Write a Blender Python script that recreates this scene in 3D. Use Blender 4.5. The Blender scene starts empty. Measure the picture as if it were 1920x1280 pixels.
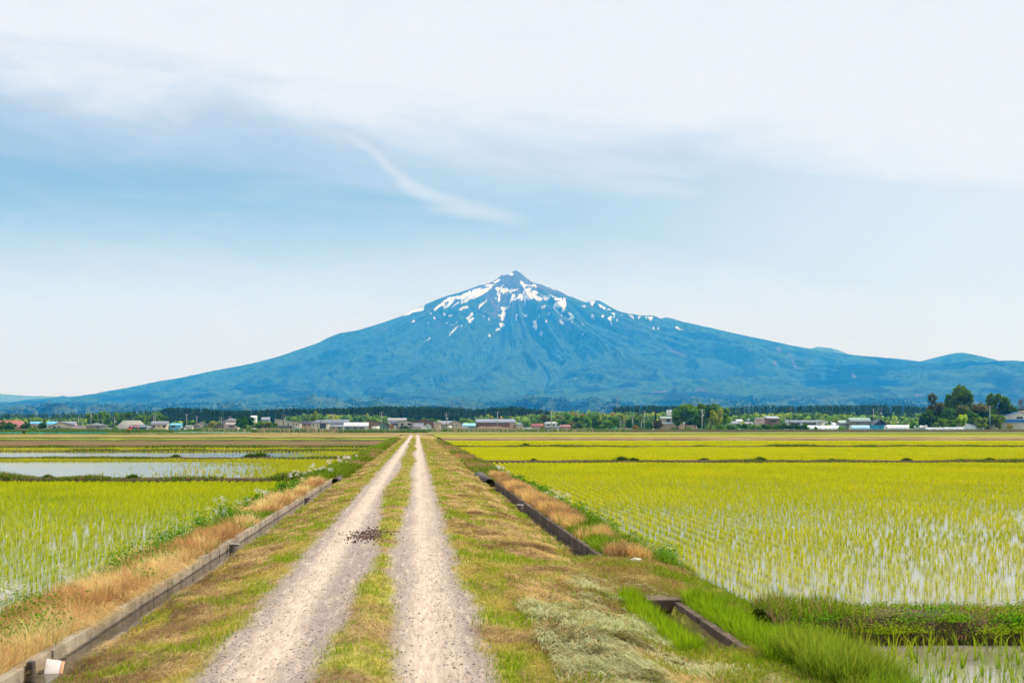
import bpy, math, random
import numpy as np
from mathutils import Vector, Matrix
R = math.radians
C = bpy.context.scene.collection
scn = bpy.context.scene

# ---------------- camera ----------------
F = 2666.667            # focal length in photo pixels (50 mm on 36 mm, 1920 px wide)
VX, VY, CZ = 782.0, 800.0, 1.9
cd = bpy.data.cameras.new('camera'); cam = bpy.data.objects.new('camera', cd); C.objects.link(cam)
cam.location = (0, 0, CZ); cam.rotation_euler = (R(90), 0, 0)
cd.lens = 50; cd.sensor_width = 36; cd.sensor_fit = 'HORIZONTAL'
cd.shift_x = (960 - VX) / 1920; cd.shift_y = (VY - 640) / 1920
cd.clip_start = 0.1; cd.clip_end = 60000
cd.dof.use_dof = True; cd.dof.focus_distance = 220; cd.dof.aperture_fstop = 5.6
scn.camera = cam

# ---------------- light ----------------
SUN_EL, SUN_AZ = 54.0, 66.0         # azimuth measured clockwise from the viewing direction (+Y)
world = bpy.data.worlds.new('World'); scn.world = world; world.use_nodes = True
nt = world.node_tree; N = nt.nodes; L = nt.links; N.clear()
def wn(t, **k):
    n = N.new(t)
    for a, v in k.items(): setattr(n, a, v)
    return n
def wm(op, a, b=None, c=None, clamp=False):
    n = N.new('ShaderNodeMath'); n.operation = op; n.use_clamp = clamp
    for i, v in enumerate((a, b, c)):
        if v is None: continue
        if isinstance(v, (int, float)): n.inputs[i].default_value = v
        else: L.new(v, n.inputs[i])
    return n.outputs[0]
sky = wn('ShaderNodeTexSky', sky_type='NISHITA', sun_disc=False)
sky.sun_elevation = R(SUN_EL); sky.sun_rotation = R(SUN_AZ)
sky.air_density = 1.0; sky.dust_density = 0.6; sky.ozone_density = 2.0
geo = wn('ShaderNodeNewGeometry'); tc = wn('ShaderNodeTexCoord')
sep = wn('ShaderNodeSeparateXYZ'); L.new(tc.outputs['Generated'], sep.inputs[0])
dx, dy, dz = sep.outputs
ang = wm('ARCTAN2', dx, dy)                                  # bearing
el = wm('ARCSINE', dz)                                       # elevation
comb = wn('ShaderNodeCombineXYZ')                            # cirrus sheet far above: streaks run along the bearing
L.new(wm('MULTIPLY', ang, 1.5), comb.inputs[0]); L.new(wm('MULTIPLY', wm('ADD', el, wm('MULTIPLY', ang, 0.10)), 7.0), comb.inputs[1])
def noise(vec, scale, det=5, rough=.55, dist=0.0):
    n = wn('ShaderNodeTexNoise'); n.inputs['Scale'].default_value = scale; n.inputs['Detail'].default_value = det
    n.inputs['Roughness'].default_value = rough; n.inputs['Distortion'].default_value = dist
    L.new(vec, n.inputs['Vector']); return n.outputs[0]
def mr(v, a, b, c=0., d=1., smooth=True):
    n = wn('ShaderNodeMapRange'); n.interpolation_type = 'SMOOTHSTEP' if smooth else 'LINEAR'
    L.new(v, n.inputs[0]); n.inputs[1].default_value = a; n.inputs[2].default_value = b
    n.inputs[3].default_value = c; n.inputs[4].default_value = d; return n.outputs[0]
n1 = noise(comb.outputs[0], 2.2, 6, .55, .6)
n2 = noise(comb.outputs[0], 9.0, 6, .6, .8)
wob = wm('MULTIPLY', wm('SUBTRACT', n1, .5), .12)
elw = wm('ADD', el, wob)
el2 = wm('ADD', elw, wm('MULTIPLY', mr(ang, -.3, .45, 0, 1, False), .085))   # the sheet hangs lower to the right
top = wm('MAXIMUM', mr(el2, .185, .275), wm('MULTIPLY', mr(el2, .175, .225), .36))                                     # thick sheet overhead
low = mr(wm('ADD', el, wm('MULTIPLY', wob, .25)), .165, .070, 0, .74)                             # pale veil near the horizon
fine = mr(n2, .35, .75, .0, .11)
mask = wm('MAXIMUM', wm('MULTIPLY', top, .97), low)
mask = wm('ADD', mask, fine, clamp=True)
mask = wm('MAXIMUM', mask, wm('MULTIPLY', mr(ang, -.05, .42), .72))
# thin curved streak: elevation as a function of bearing
def curve(v, pts):
    n = wn('ShaderNodeFloatCurve'); c = n.mapping.curves[0]
    while len(c.points) > 2: c.points.remove(c.points[1])
    c.points[0].location = pts[0]; c.points[1].location = pts[-1]
    for p in pts[1:-1]: c.points.new(*p)
    n.mapping.update(); L.new(v, n.inputs['Value']); return n.outputs[0]
sx = mr(ang, -.11, .11, 0, 1, False)                         # bearing -.11..+.11
sy = curve(sx, [(0, 1.0), (.12, .95), (.275, .76), (.36, .62), (.46, .39), (.62, .20), (.80, .09), (1, .02)])
sel = wm('ADD', wm('MULTIPLY', sy, .085), .138)
d_ = wm('ABSOLUTE', wm('SUBTRACT', wm('ADD', el, wm('MULTIPLY', wm('SUBTRACT', n2, .5), .016)), sel))
streak = wm('MULTIPLY', mr(d_, .0, .014, 1, 0), wm('MULTIPLY', mr(sx, .02, .36), mr(sx, .99, .70)))
streak = wm('MULTIPLY', streak, mr(n2, .3, .62, .55, .9))
mask = wm('MAXIMUM', mask, wm('ADD', wm('MULTIPLY', streak, .58), wm('MULTIPLY', mask, .3)))
scale = wn('ShaderNodeVectorMath', operation='SCALE'); L.new(sky.outputs[0], scale.inputs[0]); scale.inputs['Scale'].default_value = .10
mix = wn('ShaderNodeMix', data_type='RGBA'); L.new(mask, mix.inputs[0]); L.new(scale.outputs[0], mix.inputs[6])
cc = wn('ShaderNodeMix', data_type='RGBA'); L.new(mr(el, .03, .20), cc.inputs[0]); cc.inputs[6].default_value = (.80, .79, 1.02, 1); cc.inputs[7].default_value = (.80, .82, .90, 1); L.new(cc.outputs[2], mix.inputs[7])
bg = wn('ShaderNodeBackground'); L.new(mix.outputs[2], bg.inputs[0]); bg.inputs[1].default_value = 1.0
out = wn('ShaderNodeOutputWorld'); L.new(bg.outputs[0], out.inputs[0])
world.cycles.sampling_method = 'MANUAL'; world.cycles.sample_map_resolution = 512

sl = bpy.data.lights.new('sun', 'SUN'); sl.energy = 5.0; sl.angle = R(.53); sl.color = (1, .95, .86)
sun = bpy.data.objects.new('sun', sl); C.objects.link(sun)
sun.rotation_euler = (R(90 - SUN_EL), 0, R(180 - SUN_AZ))     # lamp shines from bearing SUN_AZ, down at SUN_EL
scn.view_settings.view_transform = 'Standard'; scn.view_settings.look = 'None'
scn.view_settings.exposure = 0.1; scn.view_settings.gamma = 1
scn.cycles.max_bounces = 8; scn.cycles.volume_bounces = 2; scn.cycles.transparent_max_bounces = 8
scn.cycles.diffuse_bounces = 3; scn.cycles.sample_clamp_indirect = 6

# ---------------- helpers ----------------
rng = np.random.default_rng(7)
def P(px, py, Y):
    "world point that stands at distance Y and shows at photo pixel (px, py)"
    return ((px - VX) * Y / F, Y, CZ + (VY - py) * Y / F)
def XA(px, Y): return (px - VX) * Y / F
def tag(o, label=None, cat=None, group=None, kind=None):
    if label: o['label'] = label
    if cat: o['category'] = cat
    if group: o['group'] = group
    if kind: o['kind'] = kind
    return o
def empty(name, loc, rz=0, **k):
    o = bpy.data.objects.new(name, None); C.objects.link(o); o.location = loc; o.rotation_euler = (0, 0, rz)
    o.empty_display_size = .3
    return tag(o, **k)
def npmesh(name, V, faces, mat, parent=None, smooth=False, cols=None, cname='col', link=True, **k):
    "faces: (n,3) or (n,4) array, or list of those"
    if not isinstance(faces, list): faces = [faces]
    V = np.asarray(V, dtype=np.float32)
    idx = np.concatenate([f.reshape(-1) for f in faces]).astype(np.int32)
    tot = np.concatenate([np.full(len(f), f.shape[1], np.int32) for f in faces])
    st = np.concatenate([[0], np.cumsum(tot)[:-1]]).astype(np.int32)
    m = bpy.data.meshes.new(name)
    m.vertices.add(len(V)); m.vertices.foreach_set('co', V.ravel())
    m.loops.add(len(idx)); m.loops.foreach_set('vertex_index', idx)
    m.polygons.add(len(tot)); m.polygons.foreach_set('loop_start', st)
    try: m.polygons.foreach_set('loop_total', tot)
    except Exception: pass
    if smooth: m.polygons.foreach_set('use_smooth', np.ones(len(tot), bool))
    m.update(calc_edges=True)
    if cols is not None:
        cols = np.asarray(cols, np.float32)
        if cols.ndim == 1:
            a = m.attributes.new(cname, 'FLOAT', 'POINT'); a.data.foreach_set('value', cols)
        else:
            if cols.shape[1] == 3: cols = np.concatenate([cols, np.ones((len(cols), 1), np.float32)], 1)
            a = m.attributes.new(cname, 'FLOAT_COLOR', 'POINT'); a.data.foreach_set('color', cols.ravel())
    for mm in (mat if isinstance(mat, (list, tuple)) else [mat]): m.materials.append(mm)
    o = bpy.data.objects.new(name, m)
    if link: C.objects.link(o)
    if parent: o.parent = parent
    return tag(o, **k)
def vnoise(x, y, seed=0):
    "smooth value noise, numpy"
    x = np.asarray(x, float); y = np.asarray(y, float)
    xi = np.floor(x).astype(np.int64); yi = np.floor(y).astype(np.int64); fx = x - xi; fy = y - yi
    fx = fx * fx * (3 - 2 * fx); fy = fy * fy * (3 - 2 * fy)
    def h(a, b):
        n = (a * 374761393 + b * 668265263 + seed * 1274126177) & 0xffffffff
        n = ((n ^ (n >> 13)) * 1274126177) & 0xffffffff
        return ((n ^ (n >> 16)) & 0xffff) / 65535.0
    a = h(xi, yi); b = h(xi + 1, yi); c = h(xi, yi + 1); d = h(xi + 1, yi + 1)
    return (a * (1 - fx) + b * fx) * (1 - fy) + (c * (1 - fx) + d * fx) * fy
def fbm(x, y, o=5, seed=0, g=.5):
    s = 0; a = 1; t = 0
    for i in range(o):
        s = s + a * vnoise(x * 2 ** i, y * 2 ** i, seed + i * 17); t += a; a *= g
    return s / t
def ss(a, b, x):
    t = np.clip((np.asarray(x, float) - a) / (b - a), 0, 1); return t * t * (3 - 2 * t)

class Mt:
    "small node-graph builder for a Principled material"
    def __init__(s, name):
        s.m = bpy.data.materials.new(name); s.m.use_nodes = True; s.t = s.m.node_tree; s.n = s.t.nodes
        s.b = s.n['Principled BSDF']; s.o = s.n['Material Output']
        g = s.n.new('ShaderNodeNewGeometry'); s.pos = g.outputs['Position']
        s.obj = s.n.new('ShaderNodeTexCoord').outputs['Object']
    def set(s, k, v):
        i = s.b.inputs[k]
        if isinstance(v, bpy.types.NodeSocket): s.t.links.new(v, i)
        elif isinstance(v, (tuple, list)): i.default_value = (*v[:3], 1)
        else: i.default_value = v
        return s
    def ln(s, a, b): s.t.links.new(a, b)
    def scaled(s, v, sc):
        n = s.n.new('ShaderNodeMapping'); s.ln(v, n.inputs[0]); n.inputs['Scale'].default_value = sc; return n.outputs[0]
    def noise(s, scale, det=4, rough=.55, vec=None, dist=0.):
        n = s.n.new('ShaderNodeTexNoise'); n.inputs['Scale'].default_value = scale; n.inputs['Detail'].default_value = det
        n.inputs['Roughness'].default_value = rough; n.inputs['Distortion'].default_value = dist
        s.ln(vec or s.pos, n.inputs['Vector']); return n.outputs[0]
    def vor(s, scale, vec=None, feat='F1'):
        n = s.n.new('ShaderNodeTexVoronoi'); n.feature = feat; n.inputs['Scale'].default_value = scale
        s.ln(vec or s.pos, n.inputs['Vector']); return n
    def ma(s, op, a, b=None, clamp=False):
        n = s.n.new('ShaderNodeMath'); n.operation = op; n.use_clamp = clamp
        for i, v in enumerate((a, b)):
            if v is None: continue
            if isinstance(v, (int, float)): n.inputs[i].default_value = v
            else: s.ln(v, n.inputs[i])
        return n.outputs[0]
    def mr(s, v, a, b, c=0., d=1.):
        n = s.n.new('ShaderNodeMapRange'); n.interpolation_type = 'SMOOTHSTEP'; s.ln(v, n.inputs[0])
        for i, q in enumerate((a, b, c, d)): n.inputs[i + 1].default_value = q
        return n.outputs[0]
    def mix(s, f, a, b, mode='MIX'):
        n = s.n.new('ShaderNodeMix'); n.data_type = 'RGBA'; n.blend_type = mode
        for i, v in ((0, f), (6, a), (7, b)):
            if isinstance(v, (int, float)): n.inputs[i].default_value = v
            elif isinstance(v, (tuple, list)): n.inputs[i].default_value = (*v[:3], 1)
            else: s.ln(v, n.inputs[i])
        return n.outputs[2]
    def attr(s, name):
        n = s.n.new('ShaderNodeAttribute'); n.attribute_name = name; return n
    def bump(s, h, strength=.5, dist=.02):
        n = s.n.new('ShaderNodeBump'); n.inputs['Strength'].default_value = strength; n.inputs['Distance'].default_value = dist
        s.ln(h, n.inputs['Height']); s.ln(n.outputs[0], s.b.inputs['Normal']); return s
    def sepx(s, v=None):
        n = s.n.new('ShaderNodeSeparateXYZ'); s.ln(v or s.pos, n.inputs[0]); return n.outputs
    def leaf(s, col, trans=.45, tcol=None):
        "diffuse + translucent leaf surface"
        d = s.n.new('ShaderNodeBsdfDiffuse'); t = s.n.new('ShaderNodeBsdfTranslucent'); mx = s.n.new('ShaderNodeMixShader')
        s.ln(col, d.inputs[0]); s.ln(tcol or col, t.inputs[0]); mx.inputs[0].default_value = trans
        s.ln(d.outputs[0], mx.inputs[1]); s.ln(t.outputs[0], mx.inputs[2]); s.ln(mx.outputs[0], s.o.inputs[0])
        return s
def plain(name, col, rough=.7, var=.12, sc=2., metal=0., spec=.4):
    m = Mt(name); n = m.noise(sc, 4)
    c = m.mix(m.mr(n, .3, .7), tuple(x * (1 - var) for x in col), tuple(min(1, x * (1 + var)) for x in col))
    m.set('Base Color', c).set('Roughness', rough).set('Metallic', metal).set('Specular IOR Level', spec)
    return m.m

# ---------------- the air ----------------
hz = bpy.data.meshes.new('haze'); x0, x1, y0, y1, z0, z1 = -14000, 14000, -400, 18600, -4, 1700
hz.from_pydata([(x, y, z) for x in (x0, x1) for y in (y0, y1) for z in (z0, z1)], [],
               [(0, 1, 3, 2), (4, 6, 7, 5), (0, 4, 5, 1), (2, 3, 7, 6), (0, 2, 6, 4), (1, 5, 7, 3)])
m = bpy.data.materials.new('haze'); m.use_nodes = True; m.node_tree.nodes.clear()
pv = m.node_tree.nodes.new('ShaderNodeVolumePrincipled'); po = m.node_tree.nodes.new('ShaderNodeOutputMaterial')
HAZE_COL = (.02, .34, 1.0); pv.inputs['Density'].default_value = 8.0e-5
pv.inputs['Color'].default_value = (*HAZE_COL, 1); pv.inputs['Absorption Color'].default_value = (1, 1, 1, 1)
pv.inputs['Anisotropy'].default_value = 0.0
m.node_tree.links.new(pv.outputs[0], po.inputs['Volume']); hz.materials.append(m)
ho = bpy.data.objects.new('haze', hz); C.objects.link(ho); tag(ho, kind='stuff', label='blue summer haze thickening towards the mountain', cat='haze')

# ---------------- mountain ----------------
SIL = [(-700,796),(-400,786),(-200,772),(0,757),(62,748),(146,743),(187,737),(250,725),(304,714),(358,705),(417,692),(471,682),(521,669),(558,657),
 (592,645),(617,633),(637,625),(667,621),(708,609),(750,594),(802,569),(825,559.5),(841,554),(861,548.6),(883,541),(899,535),(910,534),
 (923,528.6),(933,522),(941,515),(944,517),(949,515),(955,514),(960,511),(962.5,508),(966,507),(970,508),(977,512.6),(986,520.6),(995,527.5),
 (1003,532.7),(1012,533),(1024,537),(1037,543.5),(1043,544),(1055,550),(1064,556),(1071,557),(1079,561),(1094,568),(1101,566),(1115,564),
 (1122,564),(1130,568),(1145,578),(1156,584),(1172,589),(1185,590),(1196,592),(1224,592),(1235,598),(1247,595),(1262,599),(1279,604),
 (1300,609),(1350,620),(1410,633),(1462,644),(1507,652.6),(1560,661),(1624,668),(1687,673.6),(1725,679),(1747,678),(1770,669.5),
 (1789,662),(1800,661.5),(1815,664),(1845,672.5),(1882,684),(1920,693),(1990,716),(2100,742),(2300,775),(2600,794)]
DM = 14000.0
sx_ = np.array([(p[0] - VX) * DM / F for p in SIL]); sz_ = np.array([(VY - p[1]) * DM / F + CZ for p in SIL])
XS = (965 - VX) * DM / F
def smooth_sil(side):
    r = np.linspace(0, 14000, 700)
    z = np.interp(XS + side * r, sx_, sz_, left=0, right=0)
    k = np.exp(-np.linspace(-2, 2, 61) ** 2); k /= k.sum()
    zp = np.pad(z, 30, mode='edge'); zp[:30] = z[0] * 2 - z[30:0:-1]
    zs = np.convolve(zp, k, 'valid'); w = ss(60, 900, r)
    zs = z * (1 - w) + zs * w
    zs = np.minimum.accumulate(zs)
    return r, zs
rr_, zl_ = smooth_sil(-1); _, zr_ = smooth_sil(1)
RC = np.interp(rr_, [0, 500, 1500, 3000, 4500, 6000, 7500, 9200, 14000], [1535, 1270, 860, 500, 275, 150, 72, 8, 0])
nx, ny = 1300, 620
U = np.concatenate([np.linspace(-460, 700, 420), np.linspace(701, 1320, 520), np.linspace(1322, 2250, 360)])
yy = DM - np.concatenate([np.linspace(0, 2600, 330)[::-1] , ]) ; yy = np.concatenate([np.linspace(4600, DM - 2610, 240), yy, DM + np.linspace(40, 2500, 50)])
UU, YY = np.meshgrid(U, yy)
PX = (UU - VX) * YY / F
XX = (UU - VX) * YY / F
# lay the grid out by bearing so that detail goes where it is seen; the shape itself is a function of world x, y only
dxm = XX - XS; dym = DM - YY
r = np.hypot(dxm, dym) + 1e-6; th = np.arctan2(dym, dxm)
wR = ss(-1, 1, np.cos(th)); wC = np.clip(np.sin(th), 0, 1) ** 2
zs = np.interp(r, rr_, zl_) * (1 - wR) + np.interp(r, rr_, zr_) * wR
zc = np.interp(r, rr_, RC)
zb = zs * (1 - wC) + zc * wC
zlR = np.interp(np.abs(dxm), rr_, zl_) * (dxm < 0) + np.interp(np.abs(dxm), rr_, zr_) * (dxm >= 0)
zex = np.interp(XX, sx_, sz_, left=0, right=0)
sig = np.where(dxm > 4000, 900, 260) + 0 * dxm
z = zb + (zex - zlR) * np.exp(-(dym / sig) ** 2)
# gullies
wx = fbm(XX / 900, YY / 900, 4, 3) - .5; wy = fbm(XX / 900 + 9, YY / 900 + 4, 4, 5) - .5
thw = th + (wx * .5) * np.clip(r / 2500, .15, 1.4)
def ridged(a, b, o, seed):
    s = 0; A = 1; t = 0
    for i in range(o):
        s = s + A * (1 - np.abs(2 * vnoise(a * 2 ** i, b * 2 ** i, seed + i) - 1)); t += A; A *= .5
    return s / t
g1 = ridged(thw * 5.0 + 3.7, r / 3500, 4, 11)
g2 = ridged(thw * 13.0, r / 1700, 3, 31)
g3 = fbm((XX + 700 * wx) / 210, (YY + 700 * wy) / 210, 5, 8)
edge = ss(20, 700, dym) * 1.0
A1 = np.interp(r, [0, 150, 700, 1800, 3200, 4500, 6500, 9500], [0, 30, 190, 320, 320, 190, 70, 0])
A2 = np.interp(r, [0, 150, 600, 1800, 3200, 4800, 6500, 9500], [0, 26, 110, 170, 150, 85, 34, 0])
z = z - (1 - g1) * A1 * edge - (1 - g2) * A2 * edge + (g3 - .5) * np.interp(r, [0, 500, 3000, 6000], [10, 40, 50, 24]) * (.15 + .85 * edge)
def valley(pts, depth, wid):
    global z
    for (a, b) in zip(pts[:-1], pts[1:]):
        ax, ay, bx, by = *a, *b
        t = np.clip(((XX - ax) * (bx - ax) + (YY - ay) * (by - ay)) / ((bx - ax) ** 2 + (by - ay) ** 2), 0, 1)
        d = np.hypot(XX - ax - t * (bx - ax) + wx * 160, YY - ay - t * (by - ay))
        f = np.maximum(0, 1 - d / wid) ** 1.3
        best[0] = np.maximum(best[0], f * depth)
best = [np.zeros_like(z)]
valley([(XS - 70, DM - 330), (XS - 150, DM - 800), (XS - 230, DM - 1300), (XS - 420, DM - 1900), (XS - 900, DM - 3000)], 165, 330)
valley([(XS + 130, DM - 900), (XS + 330, DM - 1500), (XS + 200, DM - 2100), (XS - 100, DM - 3200)], 130, 300)
valley([(XS + 620, DM - 600), (XS + 1050, DM - 1500), (XS + 1700, DM - 2600)], 90, 260)
valley([(XS - 700, DM - 500), (XS - 950, DM - 1500), (XS - 1500, DM - 2600)], 90, 260)
z = z - best[0] * edge
# foothills standing in front of the apron
def dome(px, py, Y, wpx, depth=None, seed=0):
    global z
    X, _, Z = P(px, py, Y); w = wpx * Y / F; dpt = depth or w
    base = np.interp(np.hypot(X - XS, DM - Y), rr_, RC)
    q = ((XX + wx * 400 + (fbm(XX / 130, YY / 300, 3, 140 + seed) - .5) * w * 1.3 - X) / w) ** 2 + ((YY + wy * 400 - Y) / dpt) ** 2
    bump = np.exp(-q * 1.6) * (.92 + .5 * (fbm(XX / 140, YY / 180, 4, 40 + seed) - .5))
    z = np.maximum(z, (Z + 4) * bump + z * (1 - np.clip(bump * 1.4, 0, 1)) * 1.0)
for i, a in enumerate([(100, 757, 5600, 85), (20, 760, 5900, 70), (-80, 762, 5700, 90), (205, 755, 6200, 70), (250, 758, 6600, 60), (580, 740, 7300, 75), (660, 746, 7600, 80), (850, 748, 7000, 110),
                       (1030, 744, 7000, 55), (1085, 748, 6700, 70), (1000, 750, 6500, 80), (1270, 749, 6300, 90), (1400, 745, 6900, 110), (1640, 752, 6400, 120),
                       (1150, 753, 6000, 60), (1830, 752, 6200, 120), (720, 754, 6100, 70), (440, 757, 6000, 90)]): dome(*a, seed=i)
z = z + (fbm(XX / 60, YY / 60, 3, 77) - .5) * np.interp(r, [0, 2000, 5000, 9000], [4, 14, 16, 12]) * (.3 + .7 * edge)   # canopy roughness
z = z - 14 * ss(5200, 4600, YY)
z = np.where(YY < 4700, -3, z)
# snow: patches as they lie on the slopes (x across, height up), broken up by noise
MX, MY = (XX / YY * F + VX), (VY - (z - CZ) / YY * F)
def a1(*p): return [(860 + x / 8.727, 500 + y / 8.727) for x, y in p]
def a2(*p): return [(1060 + x / 8., 540 + y / 8.) for x, y in p]
def a3(*p): return [(740 + x / 8.727, 520 + y / 8.727) for x, y in p]
SNOW = [
 a1((590,350),(690,330),(720,350),(800,350),(830,380),(870,370),(980,360),(960,385),(900,400),(870,420),(855,450),(820,400),(770,420),(730,450),(705,415),(680,440),(678,520),(660,575),(630,540),(645,480),(625,400)),
 a1((575,455),(640,540),(655,575),(620,540)), a1((690,310),(725,288),(748,300),(710,325)), a1((750,450),(800,430),(810,450),(770,478)),
 a1((870,460),(920,450),(925,490),(850,600),(830,600)), a1((1000,230),(1030,235),(1080,285),(1190,300),(1270,290),(1285,345),(1260,350),(1170,310),(1110,310),(1075,355),(1040,310)),
 a1((1080,370),(1170,340),(1215,370),(1150,420),(1260,385),(1310,440),(1240,450),(1330,490),(1380,520),(1340,560),(1270,555),(1210,515),(1150,545),(1090,515),(1080,480),(1120,430),(1060,460),(1050,430)),
 a1((880,570),(990,450),(1050,440),(1070,470),(1050,540),(1000,560),(1030,500),(950,530)), a1((1350,450),(1490,495),(1440,555),(1400,545),(1390,480)),
 a1((1470,450),(1590,500),(1640,510),(1560,505)),
 a1((1560,515),(1730,500),(1750,560),(1765,610),(1740,680),(1715,740),(1690,735),(1700,670),(1640,660),(1550,672),(1560,600),(1650,570),(1660,545),(1570,560)),
 a1((685,655),(740,655),(760,670),(830,625),(810,670),(760,720),(770,760),(740,860),(710,900),(690,880),(680,820),(650,785),(700,780),(720,730),(700,700)),
 a1((650,930),(700,920),(755,930),(745,960),(690,985),(660,1020),(610,1065),(605,1020),(670,1000),(680,960)),
 a1((485,1110),(510,1100),(520,1140),(495,1145)), a1((1195,885),(1270,870),(1265,920),(1285,980),(1280,1030),(1240,1005),(1205,980),(1230,950),(1225,905)),
 a1((1325,1070),(1370,1070),(1365,1115),(1335,1110)), a1((945,775),(970,775),(945,870),(925,885)), a1((1035,750),(1075,790),(1115,770),(1115,820),(1070,810)),
 a1((1650,850),(1690,870),(1720,930),(1690,935),(1650,880)), a1((1800,745),(1880,800),(1860,900),(1840,860),(1780,850),(1850,820)),
 a1((160,880),(230,825),(245,850),(195,905),(165,905)), a1((20,960),(60,955),(70,985)), a1((1450,780),(1475,750),(1500,760),(1465,795)), a1((1370,860),(1390,860),(1385,890)), a1((1415,880),(1440,865),(1450,895),(1425,905)),
 a1((1300,810),(1340,790),(1330,830)), a1((400,795),(418,795),(415,825)), a1((490,830),(500,840),(505,890),(492,870)), a1((1280,700),(1300,680),(1300,705)), a1((1340,640),(1380,650),(1430,620),(1420,680),(1380,690)),
 a3((1465,140),(1540,112),(1670,112),(1640,130),(1500,150)), a3((1600,80),(1745,10),(1700,60),(1650,95)),
 a3((1080,430),(1200,320),(1350,220),(1500,170),(1580,155),(1560,190),(1450,240),(1380,290),(1250,350),(1170,410)),
 a3((625,540),(720,440),(800,390),(880,330),(1100,290),(1220,220),(1350,190),(1440,165),(1400,195),(1290,250),(1200,320),(1060,410),(1080,360),(1000,350),(950,390),(900,470),(790,530),(850,450),(900,400),(860,390),(830,470),(760,470),(680,535)),
 a3((930,490),(1050,390),(1040,420),(960,480)), a3((1040,540),(1060,500),(1190,455),(1215,485),(1120,530)),
 a3((120,630),(280,540),(500,455),(480,490),(350,560),(160,635)), a3((350,565),(480,495),(465,540),(390,560)), a3((270,730),(310,700),(335,702),(290,740)), a3((140,735),(170,715),(160,745)),
 a3((880,640),(930,605),(945,615),(900,645)), a3((1200,735),(1210,690),(1280,655),(1290,680),(1225,735)), a3((1075,780),(1120,790),(1115,812)), a3((1010,730),(1040,725),(1030,750)), a3((840,755),(860,750),(855,775)),
 a3((945,755),(965,755),(955,775)), a3((570,590),(605,575),(595,610)), a3((640,660),(665,645),(665,690)), a3((290,660),(312,650),(300,670)), a3((795,575),(830,590),(820,640),(805,620)), a3((550,745),(570,740),(560,765)),
 a1((820,120),(880,92),(890,140),(850,142)), 
 a2((335,208),(445,192),(440,235),(405,268),(370,250),(400,225)), a2((500,242),(550,250),(610,300),(600,320),(530,290)), a2((615,318),(650,310),(680,345)), a2((240,255),(300,262),(318,280),(280,280)),
 a2((375,405),(410,400),(445,430),(440,460),(400,440)), a2((50,365),(110,400),(130,430),(110,510),(85,465),(35,460),(95,425)), a2((215,510),(240,510),(275,545),(250,540)), a2((310,408),(335,412),(365,450)),
 a2((630,455),(685,420),(685,500),(720,585),(690,560),(665,490)), a2((700,375),(745,375),(730,460),(715,410)), a2((945,405),(1000,405),(1030,460),(990,440)), a2((1090,425),(1130,425),(1120,465),(1105,460)),
 a2((1240,430),(1300,430),(1305,460),(1275,505),(1255,470)), a2((810,395),(880,402),(850,405)), a2((1640,585),(1680,575),(1720,610),(1780,635),(1740,635)), a2((250,682),(275,678),(278,698),(255,698)), a2((1310,590),(1330,590),(1325,620)), a2((1370,600),(1400,590),(1395,620)),
 a2((1200,430),(1225,425),(1218,460)), a2((530,420),(575,400),(580,430),(545,440)), a2((770,460),(790,470),(780,500)),
]
SCREE = [a1((440,450),(500,450),(560,560),(640,650),(690,720),(640,740),(560,640),(500,540)), a1((520,740),(640,730),(660,800),(560,810)), a1((780,490),(860,450),(850,560),(780,640)), a1((540,800),(640,850),(600,870)),
         [(1310,632),(1325,630),(1328,634)], [(1455,650),(1462,652),(1466,662),(1458,660)], [(1476,662),(1480,664),(1496,688),(1492,692),(1486,680)], [(1400,656),(1408,654),(1406,662)],[(1237,640),(1262,655),(1290,670),(1260,660)],
         [(1446,678),(1456,676),(1454,686)], [(1220,734),(1250,732),(1250,735),(1222,736)], [(1278,731),(1325,729),(1325,733),(1280,734)], [(1597,700),(1604,702),(1604,708),(1598,706)], [(1715,738),(1732,739),(1735,743),(1718,742)]]
jx = (fbm(XX / 22, YY / 40, 4, 91, .65) - .5) * 6.0; jy = (fbm(XX / 22 + 50, YY / 40, 4, 92, .65) - .5) * 4.0
def inpoly(poly, X, Y):
    c = np.zeros(X.shape, bool); n = len(poly)
    for i in range(n):
        (xa, ya), (xb, yb) = poly[i], poly[(i + 1) % n]
        if ya == yb: continue
        c ^= ((ya > Y) != (yb > Y)) & (X < (xb - xa) * (Y - ya) / (yb - ya) + xa)
    return c
def patches(polys):
    s = np.zeros_like(z)
    for p in polys:
        xs = [q[0] for q in p]; ys = [q[1] for q in p]
        m = (MX > min(xs) - 4) & (MX < max(xs) + 4) & (MY > min(ys) - 4) & (MY < max(ys) + 4)
        ii = np.nonzero(m)
        s[ii] = np.maximum(s[ii], inpoly(p, MX[ii] + jx[ii], MY[ii] + jy[ii]))
    return s
snow = patches(SNOW) * (YY < DM + 50) * (fbm(XX / 16, YY / 60, 3, 93) > .25); scree = patches(SCREE)
snow = np.maximum(snow, (g2 < .50 - r / 6500) * (r < 1350) * (r > 260) * (fbm(XX / 70, YY / 200, 4, 96) > .55) * (YY < DM - 60) * 1.0)
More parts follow.
